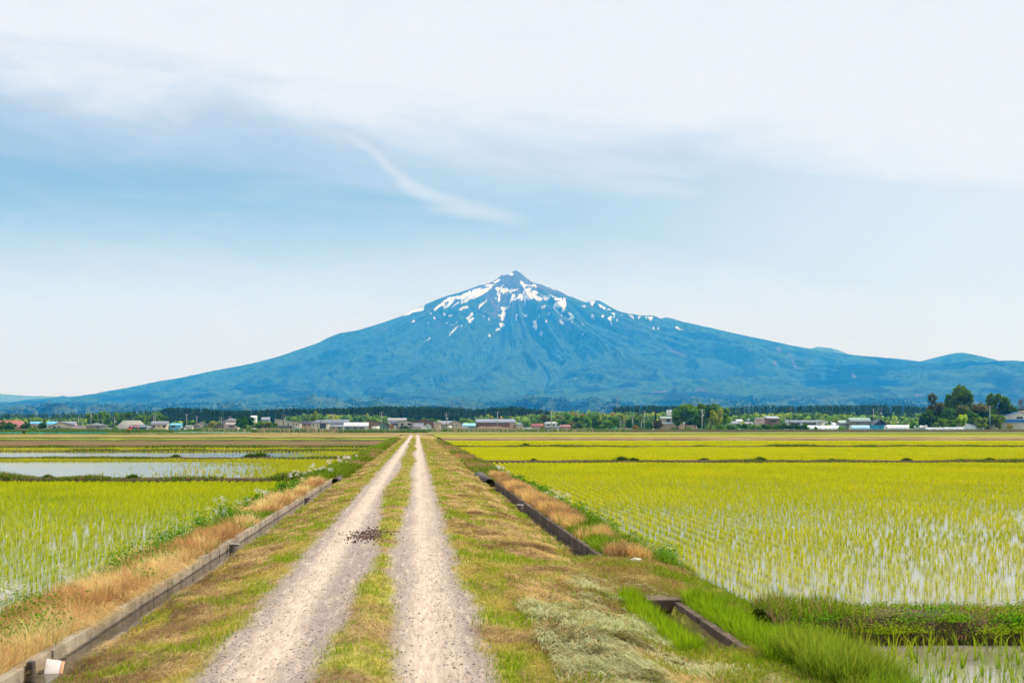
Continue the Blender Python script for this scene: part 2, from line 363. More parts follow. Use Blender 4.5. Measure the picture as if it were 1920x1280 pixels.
# vegetation patches: r = snow, g = rock, b = dark conifer stands
rock = np.clip(scree + ss(700, 250, r) * .8 + ss(.6, .75, fbm(XX / 120, YY / 240, 4, 55)) * ss(1900, 700, r) * .6, 0, 1)
pn = fbm((XX + 500 * wx) / 420, (YY + 500 * wy) / 700, 5, 21)
dark = ss(.52, .58, pn) * ss(1600, 3400, r) 
light = ss(.52, .66, fbm((XX) / 150, (YY) / 200, 5, 23, .65)) * ss(4200, 6200, r) * .7
col = np.stack([snow, rock, dark, light], -1).reshape(-1, 4)
V = np.stack([XX, YY, z], -1).reshape(-1, 3)
nyy, nxx = XX.shape; ii = np.arange(nyy * nxx).reshape(nyy, nxx)
Fq = np.stack([ii[:-1, :-1], ii[:-1, 1:], ii[1:, 1:], ii[1:, :-1]], -1).reshape(-1, 4)
mm = Mt('mountain_slope'); at = mm.attr('col'); sp = mm.n.new('ShaderNodeSeparateColor'); mm.ln(at.outputs['Color'], sp.inputs[0])
nf = mm.noise(.02, 8, .65); nf2 = mm.noise(.0035, 6, .6)
c = mm.mix(mm.mr(nf, .35, .65), (.006, .024, .012), (.065, .135, .03))
c = mm.mix(mm.mr(nf2, .42, .6, 0, .5), c, (.05, .11, .03))
c = mm.mix(sp.outputs[2], c, (.006, .022, .014))
c = mm.mix(at.outputs['Alpha'], c, (.12, .17, .06))
c = mm.mix(sp.outputs[1], c, mm.mix(mm.mr(mm.noise(.05, 5), .3, .7), (.06, .06, .055), (.20, .15, .14)))
c = mm.mix(sp.outputs[0], c, (.92, .92, .95))
mm.set('Base Color', c).set('Roughness', .95).set('Specular IOR Level', .1)
mm.bump(mm.noise(.025, 8, .72), 1.0, 40)
npmesh('mountain', V, Fq, mm.m, smooth=True, cols=col, kind='structure', label='blue hazy volcano with streaks of old snow round its pointed summit', cat='mountain')
g_ = np.random.default_rng(4); fr_ = np.argwhere((YY > 4750) & (YY < 8600)); sel_ = fr_[g_.integers(0, len(fr_), 30000)]
tx_, ty_, tz_ = XX[sel_[:, 0], sel_[:, 1]] + g_.normal(0, 12, 30000), YY[sel_[:, 0], sel_[:, 1]], z[sel_[:, 0], sel_[:, 1]]
tn_ = fbm(tx_ / 220, ty_ / 300, 4, 66) + g_.normal(0, .05, 30000); dkn = tn_ < .47; lt = tn_ > .60
tc_ = np.where(dkn[:, None], (.010, .028, .014), np.where(lt[:, None], (.15, .20, .07), (.045, .095, .03))) * g_.uniform(.7, 1.3, (30000, 1))
WOOD = (tx_, ty_, tz_, tc_, dkn)
del XX, YY, z, V, Fq, UU, PX, g1, g2, g3, wx, wy, MX, MY, jx, jy, zb, zc, zs, zex, zlR, best, dxm, dym, r, th, thw

def ridge(name, pts, Y, depth, seed, mat, **k):
    u = np.linspace(pts[0][0], pts[-1][0], 240); h = np.interp(u, [p[0] for p in pts], [p[1] for p in pts])
    t = np.linspace(0, 1, 30)
    U2, T = np.meshgrid(u, t); yv = Y - depth * (1 - T)
    zz = ((VY - np.interp(U2, u, h)) * Y / F) * np.sin(T * np.pi / 2) ** 1.2
    zz = zz * (1 + .35 * (fbm(U2 / 30, T * 4, 5, seed) - .5) * (1 - T ** 4)) + (fbm(U2 / 6, T * 9, 3, seed) - .5) * 20
    V = np.stack([(U2 - VX) * Y / F, yv, zz - 3], -1).reshape(-1, 3)
    Vb = V.reshape(30, 240, 3)[-1].copy(); Vb[:, 1] += depth; Vb[:, 2] = -4
    V = np.concatenate([V, Vb]); i = np.arange(31 * 240).reshape(31, 240)
    return npmesh(name, V, np.stack([i[:-1, :-1], i[:-1, 1:], i[1:, 1:], i[1:, :-1]], -1).reshape(-1, 4), mat, smooth=True, kind='structure', **k)
ridge('far_hills', [(-500, 752), (-300, 742), (-150, 735), (-60, 741), (0, 737), (25, 740), (60, 741), (100, 742), (150, 746), (260, 760), (330, 775), (420, 796)], 17800, 3000, 5, mm.m)
ridge('far_hills', [(1380, 690), (1440, 672), (1490, 658), (1525, 651.5), (1545, 654), (1562, 662), (1600, 676), (1680, 700), (1760, 740)], 17500, 2500, 6, mm.m)

# ---------------- plain ----------------
gm = Mt('far_ground'); n = gm.noise(.01, 5)
gm.set('Base Color', gm.mix(gm.mr(n, .35, .65), (.06, .10, .025), (.14, .15, .05))).set('Roughness', .95)
gv = []; xs = [-13900, -2500, -400, 400, 2500, 13900]; ys = [-390, -100, 200, 900, 3000, 8000, 18500]
gv = [(x, y, -2.2) for y in ys for x in xs]
gi = np.arange(len(gv)).reshape(len(ys), len(xs))
npmesh('ground', gv, np.stack([gi[:-1, :-1], gi[:-1, 1:], gi[1:, 1:], gi[1:, :-1]], -1).reshape(-1, 4), gm.m, kind='structure')

# ---------------- near terrain: road embankment, verges, ditches ----------------
def box_mesh(name, boxes, mat, parent=None, bev=0.0, **k):
    V = []; Fc = []
    for (x0, x1, y0, y1, z0, z1) in boxes:
        b = len(V); V += [(x, y, z) for x in (x0, x1) for y in (y0, y1) for z in (z0, z1)]
        Fc += [(b, b + 1, b + 3, b + 2), (b + 4, b + 6, b + 7, b + 5), (b, b + 4, b + 5, b + 1), (b + 2, b + 3, b + 7, b + 6), (b, b + 2, b + 6, b + 4), (b + 1, b + 5, b + 7, b + 3)]
    o = npmesh(name, V, np.array(Fc), mat, parent, **k)
    if bev:
        md = o.modifiers.new('b', 'BEVEL'); md.width = bev; md.segments = 2; md.limit_method = 'ANGLE'
    return o
WZ = -0.45                                # paddy water level
DW = -0.275                                # ditch water level
def open_left(Y): return (Y < 56) * 1.0
def open_right(Y): return ((Y > 22.6) & (Y < 55)) * 1.0 + ((Y > 13.6) & (Y < 17.3)) * 1.0 + ((Y > 66) & (Y < 84)) * 1.0 
LXO, LXI, LNI, LNO = -3.43, -3.33, -3.13, -3.06      # left channel: far wall outer/inner, near wall inner/outer
RNO, RNI, RXI, RXO = 2.60, 2.68, 2.97, 3.06          # right channel
def prof(X):
    xs = [-9, -5.3, -4.9, -4.3, -3.6, -3.44, -3.05, -2.4, -1.85, -1.6, -1.2, -.75, -.52, -.30, .1, .45, .72, 1.2, 1.9, 2.5, 3.08, 3.5, 3.95, 4.35, 4.8, 9]
    zs = [-.8, -.75, -.5, -.32, -.2, -.2, -.25, -.15, -.03, 0, -.035, 0, .035, 0, -.035, 0, .01, -.04, -.12, -.27, -.24, -.25, -.36, -.52, -.75, -.8]
    return np.interp(X, xs, zs)
def terrain(X, Y):
    z = prof(X)
    n = fbm(X * 1.1, Y * .55, 4, 201) - .5; n2 = fbm(X * 5, Y * 2.5, 3, 202) - .5
    off = ss(.0, .35, np.maximum(X - .62, -1.72 - X))           # off the wheel tracks the ground is rougher
    z = z + n * .12 * off + n2 * (.012 + .05 * off)
    z = z + (fbm(X * 2.2, Y * .12, 3, 205) - .5) * .03 * (1 - off)
    cross = ss(16.4, 17.4, Y) * (1 - ss(22.2, 23.4, Y)) * ss(1.6, 2.6, X)   # filled crossing over the right ditch
    z = z + cross * .06
    z = z + .05 * np.exp(-((X - 1.9) / .7) ** 2 - ((Y - 12.2) / 1.9) ** 2)    # heap of mown grass
    return z
xs = np.unique(np.round(np.concatenate([np.arange(-9, -5.5, .5), np.arange(-5.5, -3.5, .07), [LXO + .02, LXI - .04, LXI - .03, LNI + .03, LNI + .04, LNO - .02], np.arange(-2.86, 2.5, .045),
                               [RNO + .02, RNI - .04, RNI - .03, RXI + .03, RXI + .04, RXO - .02], np.arange(3.1, 5.2, .06), np.arange(5.2, 9, .5)]), 4))
ys = [8.6]
while ys[-1] < 345: ys.append(ys[-1] + .012 * ys[-1] ** 1.0 * .6 + .0)
ys = np.array(ys); TX, TY = np.meshgrid(xs, ys); TZ = terrain(TX, TY)
pit = ((TX > LXI - .035) & (TX < LNI + .035)) * open_left(TY) + ((TX > RNI - .035) & (TX < RXI + .035)) * open_right(TY)
under = ((TX > LXO + .01) & (TX < LNO - .01)) * open_left(TY) + ((TX > RNO + .01) & (TX < RXO - .01)) * open_right(TY)
TZ = np.where(under > 0, np.minimum(TZ, -.34), TZ); TZ = np.where(pit > 0, -.75, TZ)
# surface masks: r = gravel, g = pale packed rut, b = cut hay litter
w1 = (fbm(TX * 2.0 + 3, TY * .7, 4, 301) - .5); w2 = (fbm(TX * 6.0 + 3, TY * 2.5, 3, 302) - .5)
wob = w1 * .26 + w2 * .16
gr = ss(.20, -.16, TX + wob * .9 - .58) * ss(-1.92, -1.54, TX + wob * .9)
medc = -.53 + .05 * np.sin(TY / 9.); medw = .22 + .10 * np.sin(TY / 6.3 + 1) - .12 * ss(17.2, 18.6, TY) * (1 - ss(21.5, 23, TY)) + .05 * ss(20, 60, TY)
med = ss(medw + .16, medw - .12, np.abs(TX - medc) + wob * .55)
rut = np.exp(-((TX + 1.22 + .22 * w1) / .17) ** 2) + np.exp(-((TX - .1 + .22 * w1) / .19) ** 2) + .45 * np.exp(-((TX + 1.42) / .07) ** 2) + .5 * np.exp(-((TX - .33) / .10) ** 2)
wh_ = fbm(TX * 2.4 + 5, TY * 1.5, 4, 303) - .5 + .3 * w1
hay = ss(-.16, .20, wh_ + .25 * np.exp(-((TX + 2.55) / .35) ** 2) + .14 * ((TX > 1.1) & (TX < 2.6)) - .06)
colr = np.stack([gr * (1 - med), np.clip(rut, 0, 1), hay, med * gr], -1).reshape(-1, 4)
em = Mt('embankment'); at = em.attr('col'); sp = em.n.new('ShaderNodeSeparateColor'); em.ln(at.outputs['Color'], sp.inputs[0])
st = em.scaled(em.pos, (5., .45, 1)); fineN = em.noise(38, 5, .7); midN = em.noise(2.2, 6, .6, st)
grn = em.noise(1.0, 5, .65, em.scaled(em.pos, (9, 3.5, 1)))
vo = em.vor(46); peb = em.mr(vo.outputs['Distance'], .05, .42); vc = em.n.new('ShaderNodeSeparateColor'); em.ln(vo.outputs['Color'], vc.inputs[0])
grav = em.mix(vc.outputs[0], (.19, .155, .135), (.46, .375, .32))
grav = em.mix(em.mr(fineN, .35, .62, 0, .55), grav, (.17, .155, .15))
pack = em.mix(em.mr(em.noise(5, 5, .6, st), .35, .65), (.43, .34, .265), (.60, .485, .385))
rutf = em.ma('MULTIPLY', sp.outputs[1], em.mr(em.noise(4, 6, .65, st), .28, .46, .5, 1.0))
rutf = em.ma('MAXIMUM', rutf, em.mr(midN, .50, .66, .12, .7))
gc = em.mix(rutf, grav, pack)
soil = em.mix(em.mr(grn, .3, .7), (.15, .09, .045), (.30, .19, .09))
soil = em.mix(em.mr(fineN, .4, .7, 0, .6), soil, (.40, .29, .14))
grass = em.mix(em.mr(grn, .3, .7), (.16, .17, .02), (.42, .36, .07))
veg = em.mix(sp.outputs[2], grass, soil)
fac = em.ma('MULTIPLY', sp.outputs[0], em.mr(em.ma('ADD', sp.outputs[0], em.ma('MULTIPLY', em.ma('SUBTRACT', em.noise(14, 6, .75), .5), 1.5)), .25, .6), True)
em.set('Base Color', em.mix(fac, veg, gc)).set('Roughness', .95).set('Specular IOR Level', .15)
em.bump(em.ma('ADD', em.ma('MULTIPLY', peb, .6), em.ma('MULTIPLY', fineN, .9)), .7, .02)
ii = np.arange(TX.size).reshape(TX.shape)
Tq = np.stack([ii[:-1, :-1], ii[:-1, 1:], ii[1:, 1:], ii[1:, :-1]], -1)
cx = (xs[:-1] + xs[1:]) / 2; rx = (cx > -1.85) & (cx < .85)
VT = np.stack([TX, TY, TZ], -1).reshape(-1, 3)
def submesh(name, sel, **k):
    q = Tq[:, sel].reshape(-1, 4); u, inv = np.unique(q, return_inverse=True)
    return npmesh(name, VT[u], inv.reshape(-1, 4), em.m, smooth=True, cols=colr[u], kind='structure', **k)
submesh('dirt_road', rx, label='pale gravel farm track with two wheel ruts and a grassy middle', cat='road')
submesh('verge', cx <= -1.85); submesh('verge', cx >= .85)

# ---------------- paddies ----------------
wm_ = Mt('paddy_water'); wn_ = wm_.noise(1.6, 4, .6, wm_.scaled(wm_.pos, (1, .6, 1)))
wm_.set('Base Color', wm_.mix(wm_.mr(wn_, .35, .65), (.20, .185, .13), (.27, .25, .19))).set('Roughness', .06).set('IOR', 1.55)
wm_.bump(wm_.noise(9, 3, .6, wm_.scaled(wm_.pos, (1, 2.2, 1))), .12, .02)
def water(x0, x1, y0, y1, z=WZ, mat=None, name='paddy_water'):
    n = 12; V = [(x, y, z) for y in np.linspace(y0, y1, n) for x in np.linspace(x0, x1, n)]
    i = np.arange(n * n).reshape(n, n)
    return npmesh(name, V, np.stack([i[:-1, :-1], i[:-1, 1:], i[1:, 1:], i[1:, :-1]], -1).reshape(-1, 4), mat or wm_.m, kind='structure')
def LX(Y): return -.293 * Y * 1.12 - 4
def RX(Y): return .427 * Y * 1.08 + 3
water(LX(60), -4.6, 9, 59.3)
water(LX(101), -4.6, 60.5, 101); water(LX(133), -4.6, 102.2, 133); water(LX(157), -4.6, 135.5, 157)
water(4.05, 12, 9, 15.3); water(4.05, RX(92), 16.8, 91.5); water(4.05, RX(158), 93.5, 158); water(4.05, RX(208), 161, 208)
sm = Mt('bund_soil'); sn = sm.noise(3, 5, .65)
sm.set('Base Color', sm.mix(sm.mr(sn, .3, .7), (.04, .024, .012), (.12, .075, .035))).set('Roughness', .97); sm.bump(sm.noise(14, 5, .7), .8, .05)
bunds = []
def bund(x0, x1, y0, y1, zt, step=.35, mat=None, steep=.25, name='paddy_bund'):
    n = max(8, int((x1 - x0) / step)); X = np.linspace(x0, x1, n); prf = [(-steep, -.65), (-.02, -.45), (.04, -.16), (.12, -.03), (.5, 0), (.88, -.03), (1, -.2), (1.2, -.65)]
    V = []
    for j, (a, dz) in enumerate(prf):
        yb = y0 + (y1 - y0) * a if 0 <= a <= 1 else (y0 + a * .6 if a < 0 else y1 + (a - 1) * 1.5)
        V.append(np.stack([X, yb + (fbm(X * 1.3, X * 0 + j, 3, int(y0)) - .5) * .22, np.where(dz > -.5, zt + dz + (fbm(X * 1.1, X * 0 + j * .4, 4, 9 + int(y0)) - .5) * .13, -.75 + X * 0)], -1))
    V = np.stack(V); i = np.arange(n * len(prf)).reshape(len(prf), n)
    bunds.append((x0, x1, y0, y1, zt))
    return npmesh(name, V.reshape(-1, 3), np.stack([i[:-1, :-1], i[:-1, 1:], i[1:, 1:], i[1:, :-1]], -1).reshape(-1, 4), mat or sm.m, smooth=True, kind='structure')
bund(LX(60), -4.4, 59.4, 60.6, -.26); bund(LX(102), -4.4, 101, 102.4, -.28, .6); bund(LX(134), -4.4, 133, 135.0, -.28, .8); bund(LX(158), -4.4, 157, 159.5, -.24, 1)
bund(3.9, 13, 15.45, 16.65, -.16, .12, steep=.12); bund(3.9, RX(92), 91.6, 92.8, -.27, .5); bund(3.9, RX(159), 158.2, 160.2, -.24, .8)
# fields farther off, read as strips
def field(name, x0, x1, y0, y1, z, c1, c2, sc=(.25, .6), amp=.05, step=None, c3=None, **k):
    n = 60; nyv = 26; X, Y = np.meshgrid(np.linspace(x0, x1, n), np.linspace(y0, y1, nyv))
    Z = z + (fbm(X * .3, Y * .3, 3, int(y0)) - .5) * amp; Z[0] = -.9; Y[0] = Y[1] - .3
    Z[-1] = -.9; i = np.arange(n * nyv).reshape(nyv, n)
    mm = Mt(name); a = mm.noise(1, 6, .65, mm.scaled(mm.pos, (sc[0], sc[1], 1))); b = mm.noise(3.0, 3, .6)
    c = mm.mix(mm.mr(a, .36, .64), c1, c2)
    if c3: c = mm.mix(mm.mr(mm.noise(1, 4, .6, mm.scaled(mm.pos, (.06, .5, 1))), .52, .6), c, c3)
    c = mm.mix(mm.mr(b, .45, .75, 0, .5), c, tuple(v * .5 for v in c1))
    mm.set('Base Color', c).set('Roughness', .95).set('Specular IOR Level', .1); mm.bump(b, .6, .15)
    return npmesh(name, np.stack([X, Y, Z], -1).reshape(-1, 3), np.stack([i[:-1, :-1], i[:-1, 1:], i[1:, 1:], i[1:, :-1]], -1).reshape(-1, 4), mm.m, smooth=True, kind='structure', **k)
GY = (.24, .28, .010); GY2 = (.31, .32, .012); OL = (.12, .135, .022); OL2 = (.19, .185, .035); TAN = (.28, .20, .075); TAN2 = (.34, .25, .10); BR = (.13, .075, .035); BR2 = (.19, .12, .06); DK = (.05, .06, .015); GN = (.14, .20, .03)
lx = -4.2; rx_ = 4.2
field('stubble_field', LX(179), lx, 160.5, 171, -.36, OL, GN, amp=.1); field('ploughed_field', LX(232), lx, 172.5, 226, -.34, BR, BR2, amp=.22, c3=OL)
field('grass_field', LX(255), lx, 228, 252, -.30, DK, OL, amp=.2); field('rice_field', LX(272), lx, 254, 273, -.36, GY, GY2); field('grass_field', LX(285), lx, 275, 290, -.25, DK, GN, amp=.3)
field('dry_field', LX(418), lx, 292, 400, -.20, TAN, OL2, amp=.35, c3=TAN2)
field('grass_field', LX(900), 900 * .03 - 60, 402, 1150, -.45, OL, GN, amp=.5, c3=(.25, .2, .08))
field('rice_field', rx_, RX(233), 209.5, 214, -.30, GY, GY2, c3=None); field('rice_field', rx_, RX(233), 216, 232, -.31, GY, GY2)
field('bare_bank', rx_, RX(300), 238, 300, -.14, BR2, TAN, amp=.3, c3=TAN2)
field('rice_field', rx_, RX(340), 306, 338, -.28, GY, GY2); field('rice_field', rx_, RX(392), 342, 390, -.26, GY, GY2)
field('grass_field', rx_, RX(600), 394, 606, -.2, OL, GN, amp=.35, c3=GY)
field('dry_field', -60, RX(600) * .3, 402, 470, -.05, TAN, OL2, amp=.3, c3=TAN2)
field('farm_road', 60, RX(640), 612, 632, .45, (.10, .085, .06), BR, amp=.3)
field('grass_field', -60, RX(1100), 634, 1150, -.1, OL, GN, amp=.5)
# ditches between the fields show as dark gaps (nothing laid there but the low ground)

# ---------------- channels ----------------
cm = Mt('concrete'); a = cm.noise(2.2, 6, .7); b = cm.noise(30, 4, .7); zz = cm.sepx()[2]; drip = cm.noise(1, 5, .6, cm.scaled(cm.pos, (2, 2.5, .8)))
c = cm.mix(cm.mr(a, .3, .7), (.17, .14, .10), (.36, .30, .225)); c = cm.mix(cm.mr(drip, .5, .75, 0, .5), c, (.12, .095, .07))
c = cm.mix(cm.mr(zz, -.245, -.268, 0, .9), c, (.045, .04, .03)); c = cm.mix(cm.mr(b, .5, .8, 0, .4), c, (.10, .09, .075))
cm.set('Base Color', c).set('Roughness', .9); cm.bump(b, .35, .01)
shade_cm = Mt('shaded_concrete'); a = shade_cm.noise(2.5, 6, .7); shade_cm.set('Base Color', shade_cm.mix(shade_cm.mr(a, .35, .65), (.05, .032, .02), (.15, .10, .065))).set('Roughness', .85); shade_cm.bump(shade_cm.noise(12, 5, .7), .5, .02)  # right-hand channel concrete: the shade on its walls is put into the dark colour
dm = Mt('ditch_water'); dm.set('Base Color', (.03, .027, .018)).set('Roughness', .02).set('IOR', 1.4); dm.bump(dm.noise(6, 3), .05, .01)
def channel(segs, walls, ztop, label, mat=None):
    root = empty('irrigation_channel', (0, segs[0][0], 0), label=label, cat='channel')
    inv = -segs[0][0]
    for (xo, xi), zt in zip(walls, ztop):
        bx = []
        for (y0, y1) in segs:
            y = y0
            while y < y1 - .05:
                e = min(y + 1.0, y1); j = random.uniform(-.008, .008)
                bx.append((min(xo, xi) + j, max(xo, xi) + j, y + inv + .006, e + inv - .006, -.8, zt + random.uniform(-.006, .006))); y = e
        o = box_mesh('channel_wall', bx, mat or cm.m, root, bev=.008)
    return root
random.seed(5)
chl = channel([(9, 56)], [(LXO, LXI), (LNI, LNO)], [-.14, -.262], 'long straight concrete channel left of the gravel track')
chr_ = channel([(22.6, 55)], [(RXO, RXI), (RNI, RNO)], [-.2, -.325], 'shaded concrete channel right of the track beside dry orange grass', shade_cm.m)
chn = channel([(13.5, 17.3)], [(RXO + .12, RXI + .12), (RNI + .06, RNO + .06)], [-.2, -.33], 'short cracked concrete channel nearest the camera on the right, running out from under a slab', shade_cm.m)
chf = channel([(66, 84)], [(RXO, RXI), (RNI, RNO)], [-.22, -.3], 'distant dark stretch of channel right of the track beyond the culvert mound', shade_cm.m)
water(LXI + .0, LNI, 9, 56, DW, dm.m, 'ditch_water'); water(RNI, RXI, 22.6, 55, -.37, dm.m, 'ditch_water'); water(RNI, RXI + .12, 13.5, 17.3, -.42, dm.m, 'ditch_water'); water(RNI, RXI, 66, 84, -.37, dm.m, 'ditch_water')
box_mesh('culvert_slab', [(RNO - .02, RXO + .2, 17.05, 17.75, -.31, -.17)], shade_cm.m, bev=.012, label='dark concrete slab bridging the short ditch at the lower right', cat='slab')
# pipes
def tube(name, ro, ri, h, mat, parent=None, n=28, **k):
    a = np.linspace(0, 2 * np.pi, n, endpoint=False); c_, s_ = np.cos(a), np.sin(a)
    rings = [(ro, 0), (ro, h), (ri, h), (ri, .0)]
    V = np.concatenate([np.stack([r_ * c_, r_ * s_, np.full(n, z_)], -1) for r_, z_ in rings]); q = []
    for j in range(4):
        for i in range(n):
            a0 = j * n + i; a1 = j * n + (i + 1) % n; b0 = ((j + 1) % 4) * n + i; b1 = ((j + 1) % 4) * n + (i + 1) % n
            q.append((a0, a1, b1, b0))
    return npmesh(name, V, np.array(q), mat, parent, smooth=False, **k)
dk = plain('wet_pipe', (.07, .055, .045), .7); wh = plain('white_plastic', (.66, .62, .58), .5)
def standpipe(x, y, zb, zt, label, rim):
    r = empty('standpipe', (x, y, zb), label=label, cat='pipe', group='standpipes in the ditches')
    tube('pipe', .088, .074, zt - zb, dk, r); o = tube('rim', .094, .070, .02, rim, r); o.location = (0, 0, zt - zb)
standpipe(-3.20, 24.9, -.6, -.16, 'short dark upright pipe standing in the left ditch', plain('grey_rim', (.35, .33, .3)))
standpipe(2.79, 38.5, -.6, -.22, 'short upright pipe with a white rim in the right ditch', wh)
standpipe(-3.2, 41.5, -.6, -.20, 'small dark pipe farther along the left ditch, before the round culvert mouth', dk)
for (x, y, r_, lab) in ((-3.2, 56, .22, 'round black culvert mouth at the far end of the left ditch'), (2.79, 55, .24, 'black culvert mouth under a brown mound in the right ditch')):
    o = tube('culvert_pipe', r_, r_ - .04, 9, dk, label=lab, cat='culvert'); o.rotation_euler = (R(-90), 0, 0); o.location = (x, y - .25, -.33)
# sluice slot in the left wall, plastic tray lying in the channel
sl_ = empty('sluice_gate', (-3.33, 12.15, -.7), label='dark timber sluice post set in the left channel wall', cat='sluice')
dw = plain('dark_timber', (.05, .04, .035), .8)
box_mesh('post', [(.0, .06, -.05, .05, 0, .60)], dw, sl_, bev=.01); box_mesh('board', [(.02, .05, .05, .30, 0, .42)], dw, sl_, bev=.006)
ty = empty('plastic_tray', (-3.22, 12.52, -.335), label='dirty white plastic tray with an orange edge dumped in the left channel', cat='tray')
ty.rotation_euler = (R(-32), R(10), R(12))
box_mesh('tray_panel', [(-.075, .055, -.008, .008, 0, .20)], wh, ty, bev=.004); box_mesh('tray_edge', [(.057, .085, -.012, .012, .01, .195)], plain('orange_edge', (.75, .42, .22)), ty, bev=.004)
def crumple(name, loc, s, mat, seed, **k):
    import bmesh
    bm = bmesh.new(); bmesh.ops.create_icosphere(bm, subdivisions=4, radius=1); me = bpy.data.meshes.new(name); bm.to_mesh(me); bm.free()
    co = np.zeros(len(me.vertices) * 3, np.float32); me.vertices.foreach_get('co', co); co = co.reshape(-1, 3)
    n = fbm(co[:, 0] * 2 + 9, co[:, 1] * 2 + co[:, 2] * 3, 4, seed); n = np.abs(n - .5) * 2
    co = co * (0.6 + .9 * n)[:, None] * np.array(s); me.vertices.foreach_set('co', co.ravel()); me.materials.append(mat)
    o = bpy.data.objects.new(name, me); C.objects.link(o); o.location = loc; return tag(o, **k)
crumple('plastic_bag', (3.32, 21.9, -.2), (.24, .14, .09), wh, 4, label='crumpled white plastic bag lying by the weeds at the end of the right ditch', cat='bag')

# ---------------- small plants ----------------
lm = Mt('blade'); at = lm.attr('col'); lm.leaf(at.outputs['Color'], .42)
lm2 = lm.m
def mixc(a, b, t): return np.asarray(a)[None] * (1 - t[:, None]) + np.asarray(b)[None] * t[:, None]
def blades(x, y, z, h, w, lean, az, c0, c1, zt=None, bend=.45):
    "two-segment blades: returns verts (N,5,3), colours (N,5,3)"
    n = len(x); fa = az + np.pi / 2 + rng.normal(0, .5, n)
    wx_, wy_ = np.cos(fa) * w / 2, np.sin(fa) * w / 2
    lx_, ly_ = np.cos(az) * np.sin(lean) * h, np.sin(az) * np.sin(lean) * h; lz = np.cos(lean) * h
    V = np.empty((n, 5, 3)); V[:, 0] = np.stack([x - wx_, y - wy_, z], -1); V[:, 1] = np.stack([x + wx_, y + wy_, z], -1)
    mx, my, mz = x + lx_ * bend * .8, y + ly_ * bend * .8, z + lz * .62 + h * .05
    V[:, 2] = np.stack([mx - wx_ * .8, my - wy_ * .8, mz], -1); V[:, 3] = np.stack([mx + wx_ * .8, my + wy_ * .8, mz], -1)
    tz = z + lz if zt is None else zt
    V[:, 4] = np.stack([x + lx_, y + ly_, tz], -1)
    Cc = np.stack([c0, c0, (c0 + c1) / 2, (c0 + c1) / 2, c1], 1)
    return V, Cc
def plant(name, parts, **k):
    V = np.concatenate([p[0].reshape(-1, 5, 3) for p in parts]); Cc = np.concatenate([p[1].reshape(-1, 5, 3) for p in parts])
    n = len(V); b = np.arange(n)[:, None] * 5
    q = b + np.array([[0, 1, 3, 2]]); t = b + np.array([[2, 3, 4]])
    return npmesh(name, V.reshape(-1, 3), [q, t], lm2, cols=Cc.reshape(-1, 3), kind='stuff', **k)
def jit(c, n, a=.18):
    c = np.asarray(c, float); c = np.broadcast_to(c, (n, 3))
    return np.clip(c * (1 + rng.normal(0, a, (n, 1))) * (1 + rng.normal(0, a * .35, (n, 3))), .004, .9)
U_ = lambda a, b, n: rng.uniform(a, b, n)
# rice
def rice(name, x0, x1, y0, y1, sx, sy, h, nb, base, tip, keep=None, z=WZ, wmin=.006, lean=.5, **k):
    gx, gy = np.meshgrid(np.arange(x0, x1, sx), np.arange(y0, y1, sy)); gx = gx.ravel(); gy = gy.ravel()
    vis = (gx < RX(gy) - 1) & (gx > LX(gy) + 1); gx, gy = gx[vis], gy[vis]
    gx = gx + rng.normal(0, .014, len(gx)) + .05 * np.sin(gy * .35 + 1); gy = gy + rng.normal(0, .03, len(gx))
    if keep is not None:
        m = rng.random(len(gx)) < keep(gx, gy); gx, gy = gx[m], gy[m]
    vig = .62 + .62 * fbm(gx * .35, gy * .2, 4, 401)
    nbb = np.maximum(2, (nb * (1.25 - .5 * rng.random(len(gx))))).astype(int) if np.isscalar(nb) else np.maximum(2, nb(gy)).astype(int)
    i = np.repeat(np.arange(len(gx)), nbb); n = len(i); a = U_(0, 2 * np.pi, n)
    hh = h * vig[i] * U_(.65, 1.2, n); X = gx[i] + np.cos(a) * .018; Y = gy[i] + np.sin(a) * .018
    tt = vig[i] * 1.2 - .45 + rng.normal(0, .15, n)
    c0 = jit(mixc(base, tip, np.clip(tt - .4, 0, 1)), n, .12); c1 = jit(mixc(base, tip, np.clip(tt + .3, 0, 1)), n, .12)
    return plant(name, [blades(X, Y, np.full(n, z - .01), hh, np.maximum(wmin, .00036 * Y) * U_(.8, 1.3, n), np.abs(rng.normal(lean, .2, n)), a, c0, c1)], **k)
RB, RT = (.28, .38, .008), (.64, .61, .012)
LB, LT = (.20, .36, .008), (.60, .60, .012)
def keepR(x, y):
    d = fbm(x * .22, y * .09, 3, 411); side = ss(5, 22, x) * (1 - ss(30, 60, y))
    return np.clip(1.0 - .50 * side * ss(.36, .58, d) - .24 * side - .12 * ss(34, 20, y), .2, .97)
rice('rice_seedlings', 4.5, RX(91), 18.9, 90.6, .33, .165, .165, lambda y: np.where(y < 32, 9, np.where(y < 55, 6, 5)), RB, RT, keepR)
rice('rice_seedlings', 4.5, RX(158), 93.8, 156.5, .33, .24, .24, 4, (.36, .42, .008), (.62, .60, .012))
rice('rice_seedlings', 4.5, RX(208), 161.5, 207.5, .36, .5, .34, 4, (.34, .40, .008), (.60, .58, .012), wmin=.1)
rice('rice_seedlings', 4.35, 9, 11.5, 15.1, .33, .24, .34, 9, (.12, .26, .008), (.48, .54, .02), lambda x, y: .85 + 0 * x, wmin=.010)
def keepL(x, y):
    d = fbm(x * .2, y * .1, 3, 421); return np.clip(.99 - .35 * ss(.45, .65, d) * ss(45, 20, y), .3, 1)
rice('rice_seedlings', LX(60), -4.95, 13, 58.6, .33, .17, .20, lambda y: np.where(y < 32, 9, 7), LB, LT, keepL)
